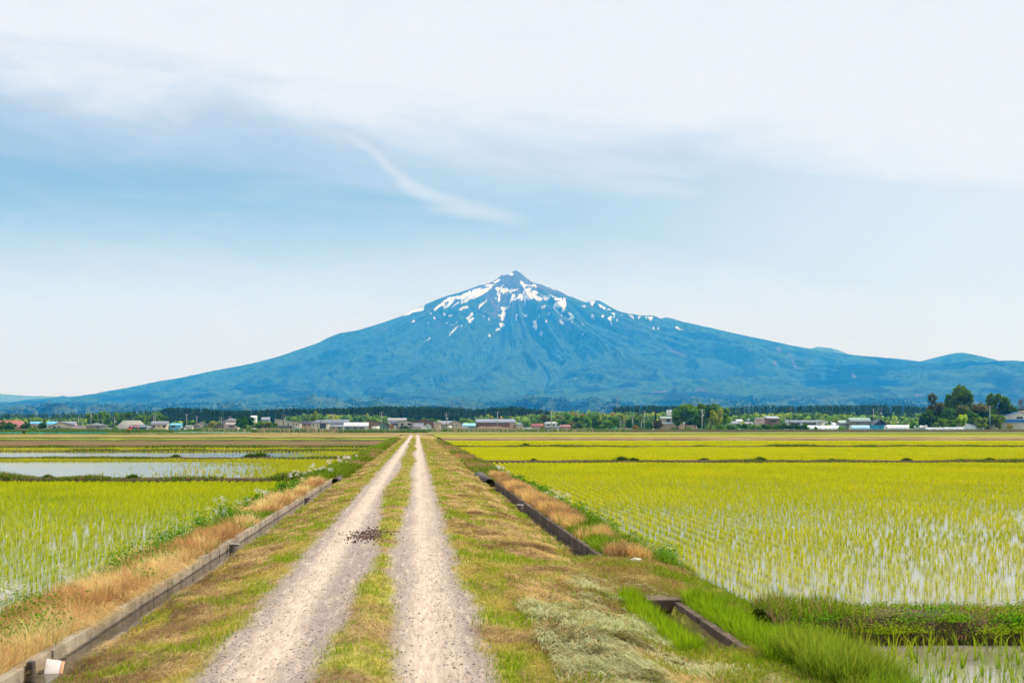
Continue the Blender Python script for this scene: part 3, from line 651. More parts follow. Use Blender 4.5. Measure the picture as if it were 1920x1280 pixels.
def keepL2(x, y):
    e = ss(-9, -5.5, x + (y - 70) * .09) * .9 + ss(94, 98, y) + .30 * ss(.50, .62, fbm(x * .03, y * .22, 3, 431)) * ss(-17, -8, x); return np.clip(e, 0.0, 1)
rice('rice_seedlings', LX(101), -4.9, 61, 100.6, .33, .2, .2, 4, (.24, .32, .01), (.58, .56, .02), keepL2)
rice('rice_seedlings', LX(133), -4.9, 103.3, 132.6, .33, .4, .2, 3, (.24, .32, .01), (.58, .56, .02), lambda x, y: np.clip(ss(-12, -7, x) * .6 + ss(130, 132, y), .0, 1), wmin=.05)
rice('rice_seedlings', LX(157), -4.9, 136, 156.0, .4, .6, .2, 3, (.28, .36, .01), (.62, .60, .02), lambda x, y: .75 + 0 * x, wmin=.06)

# grass on the bunds
parts = []
for (x0, x1, y0, y1, zt) in bunds:
    near = y0 < 20; n = int((x1 - x0) * (2600 if near else 620 if y0 < 60 else 300)); xx = U_(x0, x1, n); t = rng.random(n)
    f = fbm(xx * (.9 if near else .22), xx * 0 + y0, 4, 500); yb = y0 + (y1 - y0) * (t * 1.15 - .1)
    dens = ss(.30, .55, f) if not near else .25 + .75 * ss(.35, .6, fbm(xx * 1.5, yb * 2, 3, 77)); m = rng.random(n) < .3 + dens; xx, yb, f, t = xx[m], yb[m], f[m], t[m]; n = len(xx)
    amp = {59.4: .22, 101: .10, 133: .11, 157: .12, 15.45: .17, 91.6: .11, 158.2: .16}[y0]
    h = amp * (.35 + 1.3 * ss(.35, .75, f)) * U_(.6, 1.3, n); brn = rng.random(n) < (.18 if y0 not in (91.6, 15.45) else .25 + .5 * ((near * 1.0) * (xx > 6.0) * (t > .5)))
    base = np.where(brn[:, None], jit((.30, .15, .07), n), jit((.06, .13, .012), n)); tip = np.where(brn[:, None], jit((.5, .33, .16), n), jit((.20, .32, .02) if not near else (.30, .42, .02), n, .3))
    zb = zt - .06 + rng.normal(0, .02, n) - .20 * ss(.12, -.1, t * 1.15 - .1)
    parts.append(blades(xx, yb, zb, h, np.maximum(.007, .00050 * y0) * U_(.7, 1.4, n), np.abs(rng.normal(.4, .3, n)), U_(0, 6.283, n), base, tip))
for (px, Y, hgt) in ((488, 102, .55), (470, 102, .4), (330, 102, .3), (1165, 92.3, .40), (1188, 92.3, .28), (1320, 92.3, .26), (1425, 92.3, .36), (1700, 92.3, .26), (1855, 92.3, .28), (985, 159.4, .5), (602, 61, .55), (526, 61, .3), (250, 60, .28), (90, 60, .26), (1000, 92.3, .2), (1560, 92.3, .2)):
    n = 380; a = U_(0, 6.28, n); rr = np.abs(rng.normal(0, .55, n)) * hgt; x = XA(px, Y); hh = hgt * U_(.3, 1.0, n) * np.exp(-(rr / hgt) ** 2)
    parts.append(blades(x + np.cos(a) * rr * 1.7, Y + np.sin(a) * rr * .6, np.full(n, -.30), hh, np.full(n, Y * .0006), U_(.1, .8, n), a, jit((.04, .10, .012), n, .3), jit((.13, .22, .02), n, .3)))
plant('grass', parts)

# verges
def masks(X, Y):
    w1 = fbm(X * 2.0 + 3, Y * .7, 4, 301) - .5; w2 = fbm(X * 6.0 + 3, Y * 2.5, 3, 302) - .5; wob = w1 * .26 + w2 * .16
    gr = ss(.20, -.16, X + wob * .9 - .58) * ss(-1.92, -1.54, X + wob * .9)
    medc = -.53 + .05 * np.sin(Y / 9.); medw = .22 + .10 * np.sin(Y / 6.3 + 1) - .12 * ss(17.2, 18.6, Y) * (1 - ss(21.5, 23, Y)) + .05 * ss(20, 60, Y)
    med = ss(medw + .16, medw - .12, np.abs(X - medc) + wob * .55)
    wh_ = fbm(X * 2.4 + 5, Y * 1.5, 4, 303) - .5 + .3 * w1
    hay = ss(-.16, .20, wh_ + .25 * np.exp(-((X + 2.55) / .35) ** 2) + .14 * ((X > 1.1) & (X < 2.6)) - .06)
    return gr * (1 - med), hay, med * gr
def pit(X, Y):
    return ((X > LXI - .06) & (X < LNI + .05) & (open_left(Y) > 0)) | ((X > RNI - .03) & (X < RXO + .14) & (open_right(Y) > 0)) | ((X > LXO) & (X < LNO) & (Y < 56))
def ysamp(n, y0, y1, p=1.35):
    u = rng.random(n); e = 1 - p; return (y0 ** e + u * (y1 ** e - y0 ** e)) ** (1 / e)
parts = []
n = 420000; Y = ysamp(n, 9.6, 240); X = U_(-4.2, 4.0, n); g, hy, md_ = masks(X, Y)
keep = (rng.random(n) > g * 1.02) & ~pit(X, Y) & ~((X < -3.4) & (rng.random(n) < .7)); 
keep &= ~((md_ > .1) & (rng.random(n) < .25 + .35 * ss(.5, .35, fbm(X * 4, Y * 1.6, 3, 9))))
X, Y, hy, md_ = X[keep], Y[keep], hy[keep], md_[keep]; n = len(X); Z = terrain(X, Y) - .005
gl = fbm(X * 1.6, Y * .8, 4, 601)                      # fresh versus dry
ish = rng.random(n) < np.clip(hy * .85 + .12 - md_ * .3, 0.05, .93)
fresh = ss(.36, .60, gl + rng.normal(0, .06, n))
cg0 = jit(mixc((.36, .28, .05), (.13, .23, .010), fresh), n, .2); cg1 = jit(mixc((.68, .54, .13), (.38, .50, .014), fresh), n, .22)
hn = fbm(X * 2.2 + 7, Y * 1.1, 3, 602) + rng.normal(0, .1, n)
ch = mixc((.20, .12, .05), (.72, .52, .24), ss(.3, .68, hn)); ch0 = jit(ch * .8, n, .25); ch1 = jit(ch, n, .25)
wid = np.maximum(.0045, .00036 * Y) * U_(.7, 1.5, n)
hg = U_(.025, .075, n) * (1 + .5 * fresh) * (1 - .3 * (md_ > .2)); az = U_(0, 6.283, n)
s = ~ish; parts.append(blades(X[s], Y[s], Z[s], hg[s], wid[s], np.abs(rng.normal(.6, .3, n))[s], az[s], cg0[s], cg1[s]))
s = ish; L_ = (U_(.06, .2, n) * (1 + .4 * (X > 1)))[s]; azh = (fbm(X * .8, Y * .6, 2, 603) * 9 + rng.normal(0, .7, n))[s]
tz = terrain(X[s] + np.cos(azh) * L_, Y[s] + np.sin(azh) * L_) + U_(.0, .035, int(s.sum()))
parts.append(blades(X[s], Y[s], Z[s] + U_(0, .03, int(s.sum())), L_, wid[s], np.full(int(s.sum()), 1.45), azh, ch0[s], ch1[s], zt=tz))
plant('verge_grass', parts)
# mown pale hay by the short ditch
n = 52000; X = rng.normal(1.95, .62, n); Y = ysamp(n, 10.2, 20, 1.6); hd = fbm(X * 1.3, Y * .8, 3, 611)
keep = (X > 1.05) & (X < 3.0) & ~pit(X, Y) & (hd * 1.6 - .32 + ss(16.0, 11.5, Y) * .20 - .14 * ss(1.5, 1.0, X) + .12 * fbm(X * 4, Y * 3, 2, 6) > .67 + rng.normal(0, .07, n)); X, Y, hd = X[keep], Y[keep], hd[keep]; n = len(X)
azh = (fbm(X * 1.3 + 3, Y * 1.3, 3, 612) - .5) * 8 + np.where(Y < 12.6, .1, -.35) + rng.normal(0, .5, n); L_ = U_(.08, .30, n); pile = (.075 * ss(.5, .75, hd) + .02) * ss(18, 13, Y)
tone = ss(.32, .62, fbm(X * 4, Y * 6, 4, 613) + rng.normal(0, .07, n))
c = mixc((.13, .12, .04), (.56, .60, .33), tone); yel = rng.random(n) < .15; c[yel] = (.55, .42, .17)
tz = terrain(X + np.cos(azh) * L_, Y + np.sin(azh) * L_) + U_(0, 1, n) * pile
plant('mown_hay', [
    blades(X, Y, terrain(X, Y) + U_(.0, 1, n) * pile + .01, L_, U_(.004, .010, n), np.full(n, 1.4), azh, jit(c * .85, n, .15), jit(c, n, .15), zt=tz)])

# banks of dry and green weeds
def tufts(x, y, z, nb, h, spread, base, tip, w0=.005, lean=.5, la=.3):
    i = np.repeat(np.arange(len(x)), nb); n = len(i); a = U_(0, 6.283, n); r_ = np.sqrt(rng.random(n)) * spread
    X, Y = x[i] + np.cos(a) * r_, y[i] + np.sin(a) * r_; hh = h[i] * U_(.55, 1.15, n)
    b = jit(base if np.ndim(base) == 1 else base[i], n, .25); t = jit(tip if np.ndim(tip) == 1 else tip[i], n, .28)
    return blades(X, Y, z[i] - .02, hh, np.maximum(w0, .0004 * Y) * U_(.7, 1.4, n), np.abs(rng.normal(lean, la, n)), a, b, t, bend=.4)
def bank(x0, x1, y0, y1, n, seed, strawx, ybias):
    Y = ysamp(n, y0, y1, 1.25); X = U_(x0, x1, n); Z = terrain(X, Y); f = fbm(X * .9, Y * .33, 4, seed); edge = np.abs(X - strawx)
    s = f * 1.7 - .33 + .15 * np.exp(-(edge / .4) ** 2) + ybias(Y) + rng.normal(0, .03, n)
    return X, Y, Z, s, f
parts = []
X, Y, Z, s, f = bank(-4.85, -3.46, 11.5, 56, 5200, 701, -3.65, lambda y: .10 * ss(14.2, 15.2, y) * (1 - ss(25, 27, y)) - .12 * ss(14.6, 13.6, y) - .02 * ss(27, 30, y) * (1 - ss(40, 42, y)) + .04 * ss(40, 43, y))
m = (s > .60) & (rng.random(len(X)) < .86); gold = mixc((.58, .32, .13), (.97, .66, .28), ss(.35, .6, fbm(X * 2, Y * .5, 3, 33))[m])
parts.append(tufts(X[m], Y[m], Z[m], 34, U_(.14, .40, int(m.sum())), .12, gold * .75, gold, .0045, .95, .4))
m2 = ~m & (rng.random(len(X)) < .8); gl = ss(.3, .6, fbm(X * 1.5, Y, 3, 34))[m2]; gc = mixc((.10, .20, .012), (.24, .38, .014), gl)
parts.append(tufts(X[m2], Y[m2], Z[m2], 18, U_(.08, .26, int(m2.sum())), .14, gc * .6, gc, .008, .6, .35))
X, Y, Z, s, f = bank(-4.9, -3.0, 58, 260, 3000, 711, -3.3, lambda y: -.06 + 0 * y); X = np.where(Y > 80, X, X)
g = s > .62; gc = np.where(g[:, None], jit((.45, .33, .14), len(X)), jit((.20, .30, .015), len(X)))
parts.append(tufts(X, Y, Z, 16, U_(.12, .32, len(X)) * (1.2 - .3 * g), .3, gc * .6, gc, .02, .5))
X, Y, Z, s, f = bank(3.12, 4.25, 22.3, 62, 4200, 721, 3.25, lambda y: .22 + 0 * y)
m = (s > .60) & (X < 3.6 + .2 * f); gold = mixc((.46, .28, .12), (.85, .54, .20), ss(.35, .6, fbm(X * 2, Y * .5, 3, 35))[m])
parts.append(tufts(X[m], Y[m], Z[m], 30, U_(.16, .36, int(m.sum())), .10, gold * .7, gold, .0045, .4, .25))
m2 = ~m; gc = mixc((.10, .20, .012), (.26, .38, .02), ss(.3, .6, fbm(X * 1.5, Y, 3, 36))[m2])
parts.append(tufts(X[m2], Y[m2], Z[m2], 16, U_(.10, .28, int(m2.sum())), .14, gc * .6, gc, .008, .55, .3))
X, Y, Z, s, f = bank(2.9, 4.4, 62, 240, 2600, 731, 3.2, lambda y: -.02 + 0 * y)
g = s > .6; gc = np.where(g[:, None], jit((.48, .32, .13), len(X)), jit((.18, .27, .02), len(X)))
parts.append(tufts(X, Y, Z, 14, U_(.10, .30, len(X)), .3, gc * .6, gc, .02, .5))
# short green growth over the crossing and towards the paddy corner
n = 5200; Y = ysamp(n, 11, 23.5, 1.2); X = U_(2.3, 4.3, n); k_ = ~pit(X, Y) & ((X > 3.1) | (Y > 17.6)); X, Y = X[k_], Y[k_]; f = fbm(X * 1.4, Y * .9, 3, 741)
tall = ss(3.2, 3.8, X) * ss(15.6, 14.2, Y); gc = mixc((.44, .32, .11), (.24, .38, .012), np.clip(ss(.40, .60, f) + tall, 0, 1))
parts.append(tufts(X, Y, terrain(X, Y), 16, U_(.05, .13, len(X)) * (1 + 1.5 * tall), .10, gc * .6, gc, .006, .5))
n = 330; X = U_(3.35, 3.95, n); Y = U_(11.6, 13.4, n); parts.append(tufts(X, Y, terrain(X, Y), 40, U_(.18, .44, n), .10, np.array((.10, .20, .010)), mixc((.24, .36, .02), (.46, .50, .05), rng.random(n)), .006, .32, .22))
n = 230; Y = U_(13.4, 17.4, n); X = U_(2.48, 2.70, n); parts.append(tufts(X, Y, terrain(X, Y) - .03, 40, U_(.14, .26, n), .06, np.array((.12, .24, .008)), np.array((.36, .50, .014)), .006, .3, .2))
n = 260; Y = U_(12.9, 17.2, n); X = U_(3.22, 3.6, n); parts.append(tufts(X, Y, terrain(X, Y), 36, U_(.12, .28, n), .08, np.array((.12, .24, .008)), np.array((.34, .48, .014)), .006, .35, .2))
n = 90; Y = U_(20, 54, n); X = U_(2.44, 2.54, n); parts.append(tufts(X, Y, terrain(X, Y), 18, U_(.06, .14, n), .08, np.array((.10, .2, .008)), np.array((.3, .42, .014)), .006, .5, .2))
n = 2600; Y = np.concatenate([U_(14.3, 16.0, n // 3), U_(16.4, 21.5, n - n // 3)]); X = U_(-3.62, -3.42, n); parts.append(blades(X, Y, np.full(n, -.18), U_(.16, .42, n), U_(.0045, .007, n), np.abs(rng.normal(1.25, .2, n)), rng.normal(.1, .7, n), jit((.6, .36, .16), n), jit((.97, .70, .32), n), zt=-.14 + U_(-.03, .07, n)))
n = 9000; X = U_(1.0, 3.0, n); Y = ysamp(n, 10.2, 18, 1.5); f = fbm(X * 2.2, Y * 1.6, 3, 615); k_ = (f > .5) & ~pit(X, Y); X, Y = X[k_], Y[k_]; n = len(X); parts.append(blades(X, Y, terrain(X, Y), U_(.05, .13, n), U_(.005, .009, n), np.abs(rng.normal(.6, .3, n)), U_(0, 6.28, n), jit((.12, .18, .01), n), jit((.34, .46, .015), n)))
plant('weeds', parts)
# leafy weeds: small leaf faces
def leaves(name, x, y, z, sz, c, **k):
    n = len(x); a = rng.normal(size=(n, 3)); a[:, 2] *= .6; a /= np.linalg.norm(a, axis=1)[:, None]; b = rng.normal(size=(n, 3)); b -= (a * b).sum(1)[:, None] * a; b /= np.linalg.norm(b, axis=1)[:, None]
    p = np.stack([x, y, z], -1); s = sz[:, None]; V = np.stack([p - a * s, p + b * s * .45, p + a * s, p - b * s * .45], 1)
    q = np.arange(n)[:, None] * 4 + np.arange(4)[None]
    return npmesh(name, V.reshape(-1, 3), q, lm2, cols=np.repeat(c, 4, 0), kind='stuff', **k)
lx_, ly_, lz_, ls_, lc_ = [], [], [], [], []
def leafclump(x, y, z, rx, ry, h, n, sz, c, a=.25):
    u = rng.normal(0, .5, (n, 3)); lx_.append(x + u[:, 0] * rx); ly_.append(y + u[:, 1] * ry); lz_.append(z + np.abs(u[:, 2]) * h); ls_.append(sz * U_(.6, 1.3, n)); lc_.append(jit(c, n, a))
for i in range(46):
    Y = ysamp(1, 12.6, 50)[0]; X = rng.uniform(-4.75, -3.75); leafclump(X, Y, -.3, .25, .35, .28, 420, max(.02, Y * .0009), (.10, .26, .012))
for (X, Y) in ((-4.1, 13.3), (-3.9, 13.9), (-4.35, 14.2), (-3.75, 14.4), (-4.3, 13.0), (-3.62, 19.0)): leafclump(X, Y, -.24, .22, .3, .20, 900, .022, (.13, .32, .012))
for i in range(30):
    Y = ysamp(1, 22.5, 60)[0]; X = rng.uniform(3.6, 4.3); leafclump(X, Y, -.34, .2, .4, .22, 380, max(.02, Y * .0009), (.13, .28, .014))
leafclump(3.42, 23.0, -.25, .22, .25, .30, 1600, .02, (.05, .16, .012)); leafclump(3.85, 22.6, -.3, .28, .35, .26, 1700, .02, (.14, .30, .03))
for i in range(95):
    X = 4.0 + rng.random() ** 1.0 * 5.6; Y = rng.uniform(15.3, 16.5); leafclump(X, Y, -.22 if Y > 15.5 else -.32, .25, .14, .10, 420, .014, (.26, .36, .016) if rng.random() < .7 else (.12, .34, .012), .4)
leaves('leafy_weeds', *[np.concatenate(a) for a in (lx_, ly_, lz_, ls_, lc_)])
# white flower heads on stems
fx, fy, fz, fs, fc = [], [], [], [], []; stems = []
def flower(px, py, X0, n=1, sp=.25, pink=0., hs=.35):
    Y0 = X0 * F / (px - VX)
    for i in range(n):
        x = X0 + rng.normal(0, sp * .6); y = Y0 + rng.normal(0, sp * 3 if Y0 > 30 else sp * 1.5); z = CZ + (VY - py) * Y0 / F + rng.normal(0, .07)
        k = 26; fx.append(x + rng.normal(0, .045, k)); fy.append(y + rng.normal(0, .045, k)); fz.append(z + rng.normal(0, .03, k)); fs.append(np.full(k, max(.013, y * .00045)))
        fc.append(jit((.82, .80 - .12 * pink, .76 - .1 * pink), k, .06))
        m = 3; tz = np.full(m, z); zb = terrain(np.array([x]), np.array([y]))[0]
        stems.append(blades(np.full(m, x) + rng.normal(0, .02, m), np.full(m, y), np.full(m, zb - .03), np.full(m, max(.05, z - zb)), np.full(m, max(.006, y * .0002)), np.full(m, .08), U_(0, 6.28, m), jit((.12, .2, .03), m), jit((.2, .3, .06), m)))
for a in ((490, 922, -4.5, 7), (415, 942, -4.6, 4), (408, 955, -4.6, 5), (455, 945, -4.6, 3), (505, 950, -4.1, 2), (125, 1070, -4.6, 2, .1), (5, 1110, -4.5, 9, .12), (122, 1090, -4.5, 2, .1), (50, 1085, -4.7, 1, .05), (30, 1095, -4.6, 1, .05), (88, 1158, -4.1, 1, .04),
          (560, 888, -4.5, 7, .3), (575, 878, -4.4, 5, .4), (600, 880, -4.3, 4, .4), (635, 865, -4.3, 9, .5, 1), (650, 858, -4.3, 12, .5, 1), (690, 852, -3.9, 4, .5, 1),
          (915, 876, 4.0, 10, .3), (930, 880, 4.1, 18, .3), (945, 886, 4.1, 6, .25), (905, 884, 3.8, 4, .3), (972, 900, 4.2, 5, .2, 1), (985, 908, 4.2, 7, .2, 1), (1000, 915, 4.2, 4, .2), (1040, 922, 4.2, 4, .15, 1), (1048, 935, 4.2, 5, .1), (1062, 932, 4.4, 5, .1, 1), (1030, 950, 3.9, 5, .1), (1075, 958, 4.1, 2, .1), (1010, 925, 3.9, 3, .15), (868, 852, 4.2, 5, .5), (878, 858, 4.1, 5, .5), (1150, 1035, 3.8, 3, .1), (1180, 1030, 3.8, 3, .1)): flower(*a)
leaves('wildflowers', *[np.concatenate(a) for a in (fx, fy, fz, fs, fc)]); plant('flower_stems', stems)
# stones and dung
def stones(name, x, y, z, s, c0, mat, **k):
    n = len(x); oc = np.array([(1, 0, 0), (0, 1, 0), (-1, 0, 0), (0, -1, 0), (0, 0, 1), (0, 0, -1)], float); Fc = np.array([(0, 1, 4), (1, 2, 4), (2, 3, 4), (3, 0, 4), (1, 0, 5), (2, 1, 5), (3, 2, 5), (0, 3, 5)])
    V = oc[None] * s[:, None, None] * rng.uniform(.6, 1.2, (n, 6, 1)) * np.array([1, 1, .7]); a = U_(0, 6.28, n); ca, sa = np.cos(a)[:, None], np.sin(a)[:, None]
    V = np.stack([V[..., 0] * ca - V[..., 1] * sa, V[..., 0] * sa + V[..., 1] * ca, V[..., 2]], -1) + np.stack([x, y, z], -1)[:, None]
    f = (np.arange(n)[:, None, None] * 6 + Fc[None]).reshape(-1, 3)
    return npmesh(name, V.reshape(-1, 3), f, mat, cols=np.repeat(c0, 6, 0), **k)
stm = Mt('stone'); stm.set('Base Color', stm.attr('col').outputs['Color']).set('Roughness', .9); 
n = 15000; Y = ysamp(n, 9.8, 60, 1.5); X = U_(-1.8, .72, n); g, _, _ = masks(X, Y); rt = np.exp(-((X + 1.22) / .2) ** 2) + np.exp(-((X - .1) / .2) ** 2); m = rng.random(n) < g * (1 - .75 * rt) + .02; X, Y = X[m], Y[m]; n = len(X)
t = rng.random(n); stones('gravel', X, Y, terrain(X, Y) + .002, .005 + .011 * rng.random(n) ** 3, jit(mixc((.10, .095, .10), (.50, .46, .42), t), n, .1), stm.m, kind='stuff')
n = 420; X = rng.normal(-.84, .20, n); Y = rng.normal(24.9, .75, n); stones('dung_heap', X, Y, terrain(X, Y) + .006 + .012 * rng.random(n), U_(.008, .03, n), jit((.12, .065, .042), n, .3), stm.m, kind='stuff', label='dark brown dung clods dropped on the left wheel track', cat='dung')

x_, y_, z_, c_, dk_ = WOOD; n = len(x_); k_ = 4; i = np.repeat(np.arange(n), k_); s_ = U_(5, 11, len(i))
leaves('distant_wood', x_[i] + rng.normal(0, 7, len(i)), y_[i] + rng.normal(0, 7, len(i)), z_[i] + U_(2, 15, len(i)), s_, c_[i] * U_(.8, 1.2, len(i))[:, None])

# ---------------- the village ----------------
_mats = {}
def pm(c, rough=.7, var=.10, sc=.8):
    k = (tuple(c), rough)
    if k not in _mats: _mats[k] = plain('paint', c, rough, var, sc)
    return _mats[k]
GLASS = Mt('window_glass').set('Base Color', (.03, .045, .06)).set('Roughness', .08).m
FRAME = pm((.55, .55, .53)); GZ = -.45
def bx(name, x0, x1, y0, y1, z0, z1, mat, parent, **k): return box_mesh(name, [(x0, x1, y0, y1, z0, z1)], mat, parent, **k)
def roof_mesh(name, kind, x0, x1, y0, y1, ze, zr, mat, parent, ov=.5, th=.18, hip=.0, skew=0.):
    x0 -= ov; x1 += ov; y0 -= ov; y1 += ov; xm = (x0 + x1) / 2 + skew * (x1 - x0); ym = (y0 + y1) / 2
    if kind == 'side':   # ridge across the view
        a, b = x0 + hip * (x1 - x0), x1 - hip * (x1 - x0)
        T = [(x0, y0, ze), (x1, y0, ze), (x1, y1, ze), (x0, y1, ze), (a, ym, zr), (b, ym, zr)]; Fq = [(0, 1, 5, 4), (2, 3, 4, 5)]; Ft = [(1, 2, 5), (3, 0, 4)]
    elif kind == 'front':
        T = [(x0, y0, ze), (x1, y0, ze), (x1, y1, ze), (x0, y1, ze), (xm, y0 + hip * (y1 - y0), zr), (xm, y1 - hip * (y1 - y0), zr)]; Fq = [(1, 2, 5, 4), (3, 0, 4, 5)]; Ft = [(0, 1, 4), (2, 3, 5)]
    elif kind == 'mono':
        T = [(x0, y0, ze), (x1, y0, ze), (x1, y1, zr), (x0, y1, zr)]; Fq = [(0, 1, 2, 3)]; Ft = []
    elif kind == 'monox':
        T = [(x0, y0, zr), (x1, y0, ze), (x1, y1, ze), (x0, y1, zr)]; Fq = [(0, 1, 2, 3)]; Ft = []
    n = len(T); V = T + [(x, y, z - th) for x, y, z in T]; q = []; t = []
    for f in Fq: q.append(f); q.append(tuple(i + n for i in f[::-1]))
    if hip > 0:
        for f in Ft: t.append(f); t.append(tuple(i + n for i in f[::-1]))
    from collections import Counter
    ed = Counter(); fs = list(Fq) + (list(Ft) if hip > 0 else [])
    for f in fs:
        for i in range(len(f)): ed[tuple(sorted((f[i], f[(i + 1) % len(f)])))] += 1
    for (a, b), k in ed.items():
        if k == 1: q.append((a, b, b + n, a + n))
    fl = [np.array(q)] + ([np.array(t)] if t else [])
    return npmesh(name, V, fl, mat, parent)
def gable_wall(name, kind, x0, x1, y0, y1, z0, ze, zr, mat, parent, skew=0.):
    xm = (x0 + x1) / 2 + skew * (x1 - x0 + 1); ym = (y0 + y1) / 2
    base = [(x0, y0, z0), (x1, y0, z0), (x1, y1, z0), (x0, y1, z0), (x0, y0, ze), (x1, y0, ze), (x1, y1, ze), (x0, y1, ze)]
    q = [(0, 1, 5, 4), (1, 2, 6, 5), (2, 3, 7, 6), (3, 0, 4, 7)]; t = []
    if kind == 'front': base += [(xm, y0, zr), (xm, y1, zr)]; t = [(4, 5, 8), (6, 7, 9)]
    elif kind == 'side': base += [(x0, ym, zr), (x1, ym, zr)]; t = [(7, 4, 8), (5, 6, 9)]
    elif kind == 'mono': base += [(x0, y1, zr), (x1, y1, zr)]; t = [(7, 4, 8), (5, 6, 9)]; q.append((6, 7, 8, 9))
    elif kind == 'monox': base += [(x0, y0, zr), (x0, y1, zr)]; t = [(4, 5, 8), (6, 7, 9)]; q.append((7, 4, 8, 9))
    return npmesh(name, base, [np.array(q)] + ([np.array(t)] if t else []), mat, parent)
def house(pl, pr, pt, pe, Y, wall, roof, kind='side', wins=(), pb=None, label='', cat='house', depth=8, hip=0., skew=0., door=None, extras=(), name='house', lift=0., group=None, rrough=.45, yb=0.):
    """pl..pr: left and right pixel, pt: ridge, pe: eave. wins: (px0, py0, px1, py1) on the front wall. extras: annexes (pl,pr,pt,pe,kind,wall,roof)"""
    s = Y / F; x0, x1 = XA(pl, Y), XA(pr, Y); cx = (x0 + x1) / 2
    root = empty(name, (cx, Y, GZ), label=label, cat=cat); 
    if group: root['group'] = group
    Zl = lambda py: CZ + (VY - py) * s - GZ; Xl = lambda px: XA(px, Y) - cx
    ze, zr = Zl(pe), Zl(pt)
    o = .25
    gable_wall('wall', kind if hip == 0 else 'box', x0 - cx + o, x1 - cx - o, 0, depth, 0, ze, zr, pm(wall), root, skew)
    roof = tuple(v * (.62 if max(roof) < .78 else .95) for v in roof)
    roof_mesh('roof', kind, x0 - cx + o, x1 - cx - o, 0, depth, ze + .02, zr + .06, pm(roof, rrough), root, ov=.45, hip=hip, skew=skew)
    for (a, b, c, d) in wins:
        f = bx('window', Xl(a), Xl(c), -.06, .02, Zl(d), Zl(b), FRAME, root)
        bx('pane', Xl(a) + .10, Xl(c) - .10, -.09, -.055, Zl(d) + .1, Zl(b) - .1, GLASS, f)
    if door: bx('door', Xl(door[0]), Xl(door[2]), -.07, .02, 0.02, Zl(door[1]), pm(door[3]), root)
    for e in extras:
        a, b, t, ee, kd, wc, rc = e[:7]; dy = e[7] if len(e) > 7 else -2.2; dd = e[8] if len(e) > 8 else 2.15; 
        gable_wall('annex_wall', kd, Xl(a) + .15, Xl(b) - .15, dy, dy + dd, 0, Zl(ee), Zl(t), pm(wc), root)
        roof_mesh('annex_roof', kd, Xl(a) + .15, Xl(b) - .15, dy, dy + dd, Zl(ee) + .02, Zl(t) + .03, pm(tuple(v * .68 for v in rc), rrough), root, ov=.3, th=.12)
    return root
CREAM = (.70, .60, .40); BEI = (.62, .55, .44); WHT = (.78, .77, .75); TANW = (.56, .42, .30); PINK = (.60, .45, .38); GRY = (.42, .42, .44); DGR = (.13, .13, .15); BLKR = (.035, .035, .05); BLG = (.28, .34, .44); SKYB = (.10, .45, .75); BRN = (.22, .12, .085); DBL = (.04, .07, .14); LGR = (.62, .65, .72)
H = house
H(-45, 43, 788, 801, 770, (.30, .20, .15), (.50, .16, .13), 'side', [(8, 803, 14, 806)], hip=.10, depth=12, label='large farmhouse with a faded red hipped roof at the far left edge')
H(55, 74, 790.5, 794, 800, (.55, .36, .28), (.12, .50, .85), 'side', [(63, 798, 68, 801)], label='small house with a sky blue roof between two dark trees at the far left')
H(87, 106, 790, 795, 830, WHT, (.12, .50, .85), 'side', [(90, 798, 94, 801)], label='bright blue roof showing behind the cream gabled house', cat='house')
H(93, 142, 790.5, 799, 760, CREAM, DGR, 'front', [(99.5, 798.5, 105, 802), (108, 798.5, 113, 801.5)], skew=-.12, extras=[(83, 142, 802, 804, 'mono', DGR, DGR)], label='cream two storey house with a wide dark gable and two small windows')
H(105, 140, 790, 796, 772, BEI, (.36, .40, .47), 'side', [], label='grey metal roof immediately behind the cream gabled house')
H(135, 157, 797.5, 803, 752, (.40, .32, .30), (.60, .40, .40), 'mono', [(140, 804.5, 150, 807)], depth=5, label='low shed with a dusty pink roof right of the cream gabled house', cat='shed')
H(160, 197, 793, 797.5, 765, (.36, .30, .25), (.30, .32, .36), 'front', [(170, 798.5, 174, 801), (180, 799, 186, 802), (190, 798, 194, 800)], hip=.3, extras=[(165, 188, 803.8, 807, 'front', TANW, (.36, .35, .34), -2.8, 2.7), (190, 210, 801.5, 804, 'mono', GRY, LGR, -1.6, 1.5)], label='old grey tiled house with a small tan gable porch in front')
H(212, 273, 788, 806, 750, (.25, .2, .16), (.42, .42, .37), 'side', [], hip=.24, depth=13, rrough=.8, label='huge steep hipped farmhouse roof streaked with rust, left of the excavator')
H(241, 273, 796.5, 800, 735, DBL, (.38, .44, .52), 'mono', [(250, 801.5, 262, 804)], depth=5, label='dark navy shed with a pale grey roof in front of the huge hipped roof', cat='shed')
H(283, 314, 789.5, 795, 765, CREAM, (.34, .37, .45), 'side', [(286, 797, 291, 801), (296, 797, 299, 800), (305, 796.5, 311, 801)], extras=[(270, 284, 798, 801, 'mono', GRY, (.7, .75, .8))], label='cream two storey house with blue grey roof and three windows')
H(316, 339, 793.5, 796.5, 770, (.16, .52, .78), (.16, .58, .80), 'side', [(321, 797.5, 329, 801)], label='bright turquoise shed beside the cream house with three windows', cat='shed')
H(347, 361, 797, 799, 750, WHT, (.66, .62, .52), 'mono', [], depth=4, door=(350, 801, 356, (.55, .55, .55)), label='small white shed with a beige roof', cat='shed')
H(361, 390, 791, 797.5, 765, BEI, DGR, 'front', [(364, 797.5, 375, 800), (383, 797, 387, 799.5)], extras=[(361, 390, 801.5, 803, 'mono', DGR, (.25, .25, .27))], label='low pale house with a wide shallow gable and a band of windows')
H(404, 426, 792, 797.5, 800, (.20, .15, .13), (.14, .12, .13), 'front', [], label='dark brown roofed house half hidden behind shrubs')
